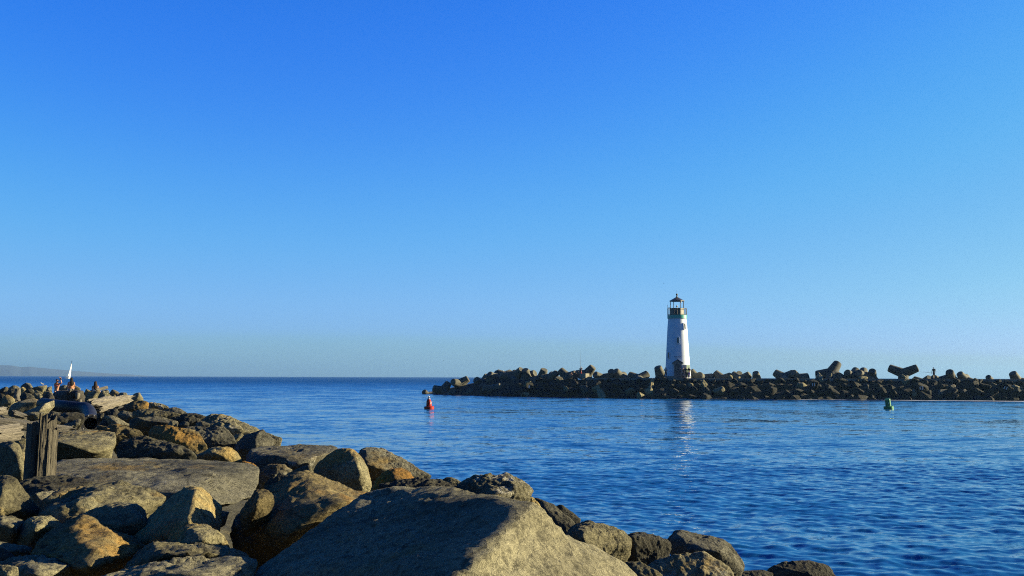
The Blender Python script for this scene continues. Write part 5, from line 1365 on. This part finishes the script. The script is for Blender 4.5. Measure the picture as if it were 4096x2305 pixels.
# ------------------------------------------------------------------ sailing yacht seen from astern
def yacht():
    p = at(272, 1515, 1050); p.z = 0
    e = empty('sailboat', p); e.rotation_euler = (0, R(8), R(12)); e.scale = (1.12,) * 3
    tag(e, 'white sailing yacht under one tall white sail out at sea', 'sailboat')
    bm = bmesh.new(); secs = []
    for y, w, h, zb in ((-5, 1.45, 1.5, -.2), (-3, 1.75, 1.5, -.5), (0, 1.8, 1.55, -.7), (3, 1.3, 1.65, -.6), (5.2, .55, 1.8, -.3), (6.3, .05, 1.9, .6)):
        secs.append([bm.verts.new((x, y, z)) for x, z in ((-w, h), (-w * .92, h * .45), (-w * .45, zb), (w * .45, zb), (w * .92, h * .45), (w, h))])
    for a, b in zip(secs, secs[1:]):
        for i in range(5): bm.faces.new((a[i], a[i + 1], b[i + 1], b[i]))
        bm.faces.new((a[5], a[0], b[0], b[5]))
    bm.faces.new(secs[0]); bm.faces.new(secs[-1][::-1])
    link('hull', mesh_bm('hull', bm), M['hull'], e)
    bm = bmesh.new(); box_bm(bm, 1.9, 3.4, .55, (0, .6, 1.8), bev=.12); link('cabin', mesh_bm('cabin', bm), M['hull'], e)
    link('mast', rod_me('mast', (0, 1.2, 1.5), (0, 1.0, 17.2), .10, .06), M['rail'], e)
    link('boom', rod_me('boom', (0, 1.1, 2.6), (.5, -4.6, 2.7), .10), M['steel'], e)
    V, Fc = [], []
    n, m = 24, 12
    for s in (0, 1):
        for i in range(n):
            t = i / (n - 1)
            ch = 5.8 * (1 - t) ** .75 * (1 if t < .98 else .4) + .12
            for j in range(m):
                u = j / (m - 1)
                bel = .95 * math.sin(math.pi * u) * math.sin(math.pi * min(1, t + .12)) * .9 + .6 * t * (1 - t) * 1.4
                tw = .5 * (1 - t) * u + .55 * t * u
                V.append((.10 + bel + tw + s * .03, 1.05 - ch * u, 2.8 + 14.2 * t))
    for i in range(n - 1):
        for j in range(m - 1):
            p0 = i * m + j; Fc += [(p0, p0 + 1, p0 + m + 1, p0 + m), (n * m + p0, n * m + p0 + m, n * m + p0 + m + 1, n * m + p0 + 1)]
    link('mainsail', mesh_np('mainsail', V, Fc), M['sail'], e)
    V, Fc = [], []
    for s in (0, 1):
        for i in range(n):
            t = i / (n - 1)
            for j in range(m):
                u = j / (m - 1); ch = 4.6 * (1 - t) + .1
                V.append((-.1 + 1.1 * math.sin(math.pi * u) * (1 - t) + .4 * t + s * .03, 1.3 + 4.8 * (1 - t) - ch * u * .9, 2.2 + 13.4 * t))
    for i in range(n - 1):
        for j in range(m - 1):
            p0 = i * m + j; Fc += [(p0, p0 + 1, p0 + m + 1, p0 + m), (n * m + p0, n * m + p0 + m, n * m + p0 + m + 1, n * m + p0 + 1)]
    link('jib', mesh_np('jib', V, Fc), M['sail'], e)
yacht()
# ------------------------------------------------------------------ birds
def bird(p, label, span=1.1, heading=0.0, bank=0.0, mat='bird_d', flap=.25):
    e = empty('bird', p); e.rotation_euler = (0, bank, heading); tag(e, label, 'bird')
    me = skin_mesh('body', [(0, -.24, 0), (0, -.14, .02), (0, .02, 0), (0, .2, 0), (0, .30, 0)], [(0, 1), (1, 2), (2, 3), (3, 4)], [.025, .045, .07, .04, .03], 1)
    link('body', me, M[mat], e)
    for s in (-1, 1):
        bm = bmesh.new(); h = span / 2
        pl = [(0.04 * s, -.08, .03), (s * h * .45, -.13, .03 + flap * h * .9), (s * h, .05, .03 + flap * h * .7), (s * h * .45, .06, .02 + flap * h * .85), (.04 * s, .10, .02)]
        a = [bm.verts.new(q) for q in pl]; b = [bm.verts.new((q[0], q[1], q[2] - .018)) for q in pl]
        bm.faces.new(a); bm.faces.new(b[::-1])
        for i in range(5): bm.faces.new((a[i], a[(i + 1) % 5], b[(i + 1) % 5], b[i]))
        link('wing', mesh_bm('wing', bm), M[mat], e)
def gull(p, label, s=1.0, heading=0.0):
    e = empty('gull', p, heading); e.scale = (s,) * 3; tag(e, label, 'gull')
    me = skin_mesh('body', [(.24, 0, .20), (.10, 0, .22), (-.04, 0, .25), (-.13, 0, .33), (-.16, 0, .42), (-.24, 0, .41)], [(0, 1), (1, 2), (2, 3), (3, 4), (4, 5)], [.03, .08, .09, .055, .05, .012], 1)
    link('body', me, M['bird_w'], e)
    for y in (-.03, .03): link('leg', rod_me('leg', (0, y, 0), (0, y, .18), .010, n=6), M['steel'], e)
    bm = bmesh.new(); box_bm(bm, .32, .15, .05, (.12, 0, .29), Matrix.Rotation(R(8), 3, 'Y'), .02); link('folded_wings', mesh_bm('folded_wings', bm), M['bird_d'], e)
bird(at(2655, 1134, 430), 'dark bird gliding high above the left of the lighthouse roof', 1.0, .3, .1)
bird(at(1774, 1443, 700), 'small dark bird banking low over the sea left of the breakwater', 1.1, 1.0, .6)
bird(at(3214, 1456, 700), 'dark bird flying over the breakwater right of the lighthouse', 1.0, 1.4, 0)
bird(at(775, 1495, 1200), 'tiny bird skimming the horizon between the jetties', 1.2, 1.2, 0)
bird(at(354, 1424, 1100), 'tiny bird in the sky right of the white sail', 1.1, 1.2, 0)
gl = at(2016, 1488, 186); gull(gl + Vector((0, -1.0, -.25)), 'white gull standing on a tetrapod of the left cluster', 1.25)
gull(ZP(5, 1160, 225, 60), 'white gull sitting on the rocks left of the woman in coral', .42, .6)
# ------------------------------------------------------------------ people on the far breakwater
def deckp(px, dy):
    w = wl_at(px); u = Vector((w.x, w.y, 0)).normalized(); q = at(px, 1505, w.y + dy); q.z = DECK + .004
    return q
FR = -LROT
G = 'people on the far breakwater'
pz = dict(ell=(-.24, -.03, 1.13), wrl=(-.07, -.24, 1.16), elr=(.26, -.02, 1.14), wrr=(.10, -.24, 1.14), head=(0, -.04, 1.57), crown=(0, -.03, 1.66))
person(deckp(2663, 8.0), 'person in white t-shirt and dark shorts looking at a phone left of the lighthouse', pz, 1.03, FR, 'skin_d', 'white_cloth', 'short', 'black_cloth', 'short', group=G)
person(deckp(2733, 8.0), 'bare-armed person in a dark top leaning a hand on the lighthouse porch', dict(ell=(-.34, -.02, 1.38), wrl=(-.42, .1, 1.50), elr=(.14, -.2, 1.22), wrr=(-.06, -.26, 1.32)), .99, FR + .2, 'skin', 'black_cloth', 'none', 'black_cloth', 'long', group=G)
person(deckp(2743.5, 8.0), 'person all in black standing with back turned before the green panel', dict(ell=(-.25, -.03, 1.14), wrl=(-.16, -.16, 1.0), elr=(.25, -.03, 1.14), wrr=(.17, -.16, 1.0)), 1.03, FR + R(170), 'skin', 'black_cloth', 'long', 'black_cloth', 'long', group=G)
person(deckp(2757, 8.0), 'long-haired person in maroon top and bright purple trousers by the green panel', dict(ell=(-.28, -.05, 1.24), wrl=(-.10, -.06, 1.46), elr=(.30, -.02, 1.24), wrr=(.16, -.02, 1.5)), .99, FR + R(150), 'skin', 'maroon', 'short', 'purple', 'long', long_hair=True, group=G)
person(deckp(2750.5, 8.0), 'small child in dark clothes half hidden between the two adults by the green panel', None, .62, FR, 'skin', 'maroon', 'short', 'black_cloth', 'long', group=G)
# the anglers
aw = deckp(3736, 8.0)
person(aw, 'lone person in dark clothes walking with a fishing rod on the right of the breakwater', dict(head=(.05, -.03, 1.56), crown=(.06, -.03, 1.65), ell=(-.27, 0, 1.15), wrl=(-.29, -.05, .93), elr=(.26, .02, 1.12), wrr=(.30, -.04, .87), knl=(-.08, -.10, .50), anl=(-.09, -.08, .08), tol=(-.11, -.22, .035), knr=(.09, .03, .5), anr=(.10, .16, .10), tor=(.11, .06, .035)), 1.03, FR + R(180), 'skin_d', 'black_cloth', 'short', 'navy', 'short', group=G, rad=dict(waist=(.16, .12), chest=(.18, .125)))
rt = Vector((vdir.y, -vdir.x, 0))
def rod(p, q, label):
    me = rod_me('fishing_rod', (0, 0, 0), q - p, .022, .007, 8)
    o = link('fishing_rod', me, M['black'], loc=p); tag(o, label, 'fishing rod', 'fishing rods')
rod(aw + rt * -.20 + Vector((0, 0, .88)), aw + rt * -1.95 + Vector((0, 0, 1.06)), 'thin fishing rod held low and level by the lone walking person')
fr = deckp(2323, 8.0); fr.z += .1
person(fr, 'standing angler in red shorts and a white cap bending forward', dict(waist=(0, .0, 1.12), chest=(.02, -.05, 1.32), neck=(.05, -.10, 1.45), head=(.08, -.13, 1.53), crown=(.09, -.13, 1.62), shl=(-.15, -.03, 1.40), ell=(-.30, -.06, 1.16), wrl=(-.33, -.18, .98), shr=(.19, -.05, 1.40), elr=(.34, -.1, 1.28), wrr=(.27, -.22, 1.42)), 1.02, FR, 'skin_d', 'maroon', 'short', 'red_cloth', 'short', hat='white_cloth', group=G)
rod(fr + rt * .0 + Vector((0, 0, 1.2)), fr + rt * -.1 + Vector((0, 0, 4.4)), 'tall fishing rod held upright by the angler in the white cap')
SITC = dict(SIT)
s1 = deckp(2284, 8.0); s1.z += .12
person(s1, 'seated person with bare arms at the left of the fishing group', dict(SITC, head=(.10, -.06, .74), crown=(.11, -.06, .83), wrl=(.05, -.34, .36), wrr=(.20, -.34, .36)), 1.0, FR + .3, 'skin', 'navy', 'none', 'black_cloth', 'short', group=G)
s2 = deckp(2299.5, 8.0); s2.z += .15
person(s2, 'hunched figure in a dark hooded coat seated beside the standing angler', dict(SITC, head=(.0, -.08, .74), crown=(0, -.07, .84), chest=(0, -.02, .48)), 1.12, FR, 'skin', 'black_cloth', 'long', 'black_cloth', 'long', group=G, rad=dict(chest=(.22, .16), waist=(.24, .17), pelvis=(.22, .15), shl=.09, shr=.09), hair='hair')
for q, l in ((s1, 'low dark fold-up stool under the seated person with bare arms'), (s2, 'low dark fold-up stool under the hooded seated figure')):
    e = empty('stool', Vector((q.x, q.y, DECK - .25)), FR); tag(e, l, 'stool', 'stools of the fishing group')
    bm = bmesh.new(); box_bm(bm, .42, .36, .05, (0, .02, .30), bev=.012); link('seat', mesh_bm('seat', bm), M['black'], e)
    for sx in (-.17, .17):
        for sy in (-.12, .16): link('leg', rod_me('leg', (sx, sy, 0), (sx * .8, sy * .8, .28), .018, n=8), M['steel'], e)
bk = deckp(2338, 8.0)
bm = bmesh.new(); box_bm(bm, 1.35, .9, .92, (0, 0, .36), bev=.03)
o = link('concrete_block', mesh_bm('concrete_block', bm), M['block'], loc=at(2338, 1504, bk.y)); o.location.z = DECK - .1; o.rotation_euler = (0, 0, FR - R(38))
tag(o, 'pale square concrete block behind the standing angler', 'concrete block')
bm = bmesh.new(); box_bm(bm, .85, .5, .62, (0, 0, .31), bev=.03)
o = link('tackle_box', mesh_bm('tackle_box', bm), M['maroon'], loc=deckp(2311, 8.0)); o.rotation_euler = (0, 0, FR)
tag(o, 'dark maroon tackle box between the hooded figure and the angler', 'box')
# ------------------------------------------------------------------ haze
def build_haze():
    bm = bmesh.new()
    bmesh.ops.create_cube(bm, size=1)
    x0, x1, y0, y1, z0, z1 = -8000, 8000, -60, 6700, -5.0, 74
    for v in bm.verts:
        v.co = ((x0 + x1) / 2 + v.co.x * (x1 - x0), (y0 + y1) / 2 + v.co.y * (y1 - y0), (z0 + z1) / 2 + v.co.z * (z1 - z0))
    me = mesh_bm('haze', bm)
    m = bpy.data.materials.new('haze'); m.use_nodes = True
    n, l = m.node_tree.nodes, m.node_tree.links
    n.clear()
    v = n.new('ShaderNodeVolumePrincipled'); v.inputs['Density'].default_value = HAZE
    v.inputs['Color'].default_value = (0.17, 0.32, 0.56, 1); v.inputs['Anisotropy'].default_value = 0.3
    o = n.new('ShaderNodeOutputMaterial'); l.new(v.outputs[0], o.inputs['Volume'])
    tag(link('haze', me, m), kind='stuff')
HAZE = 1.3e-4
build_haze()
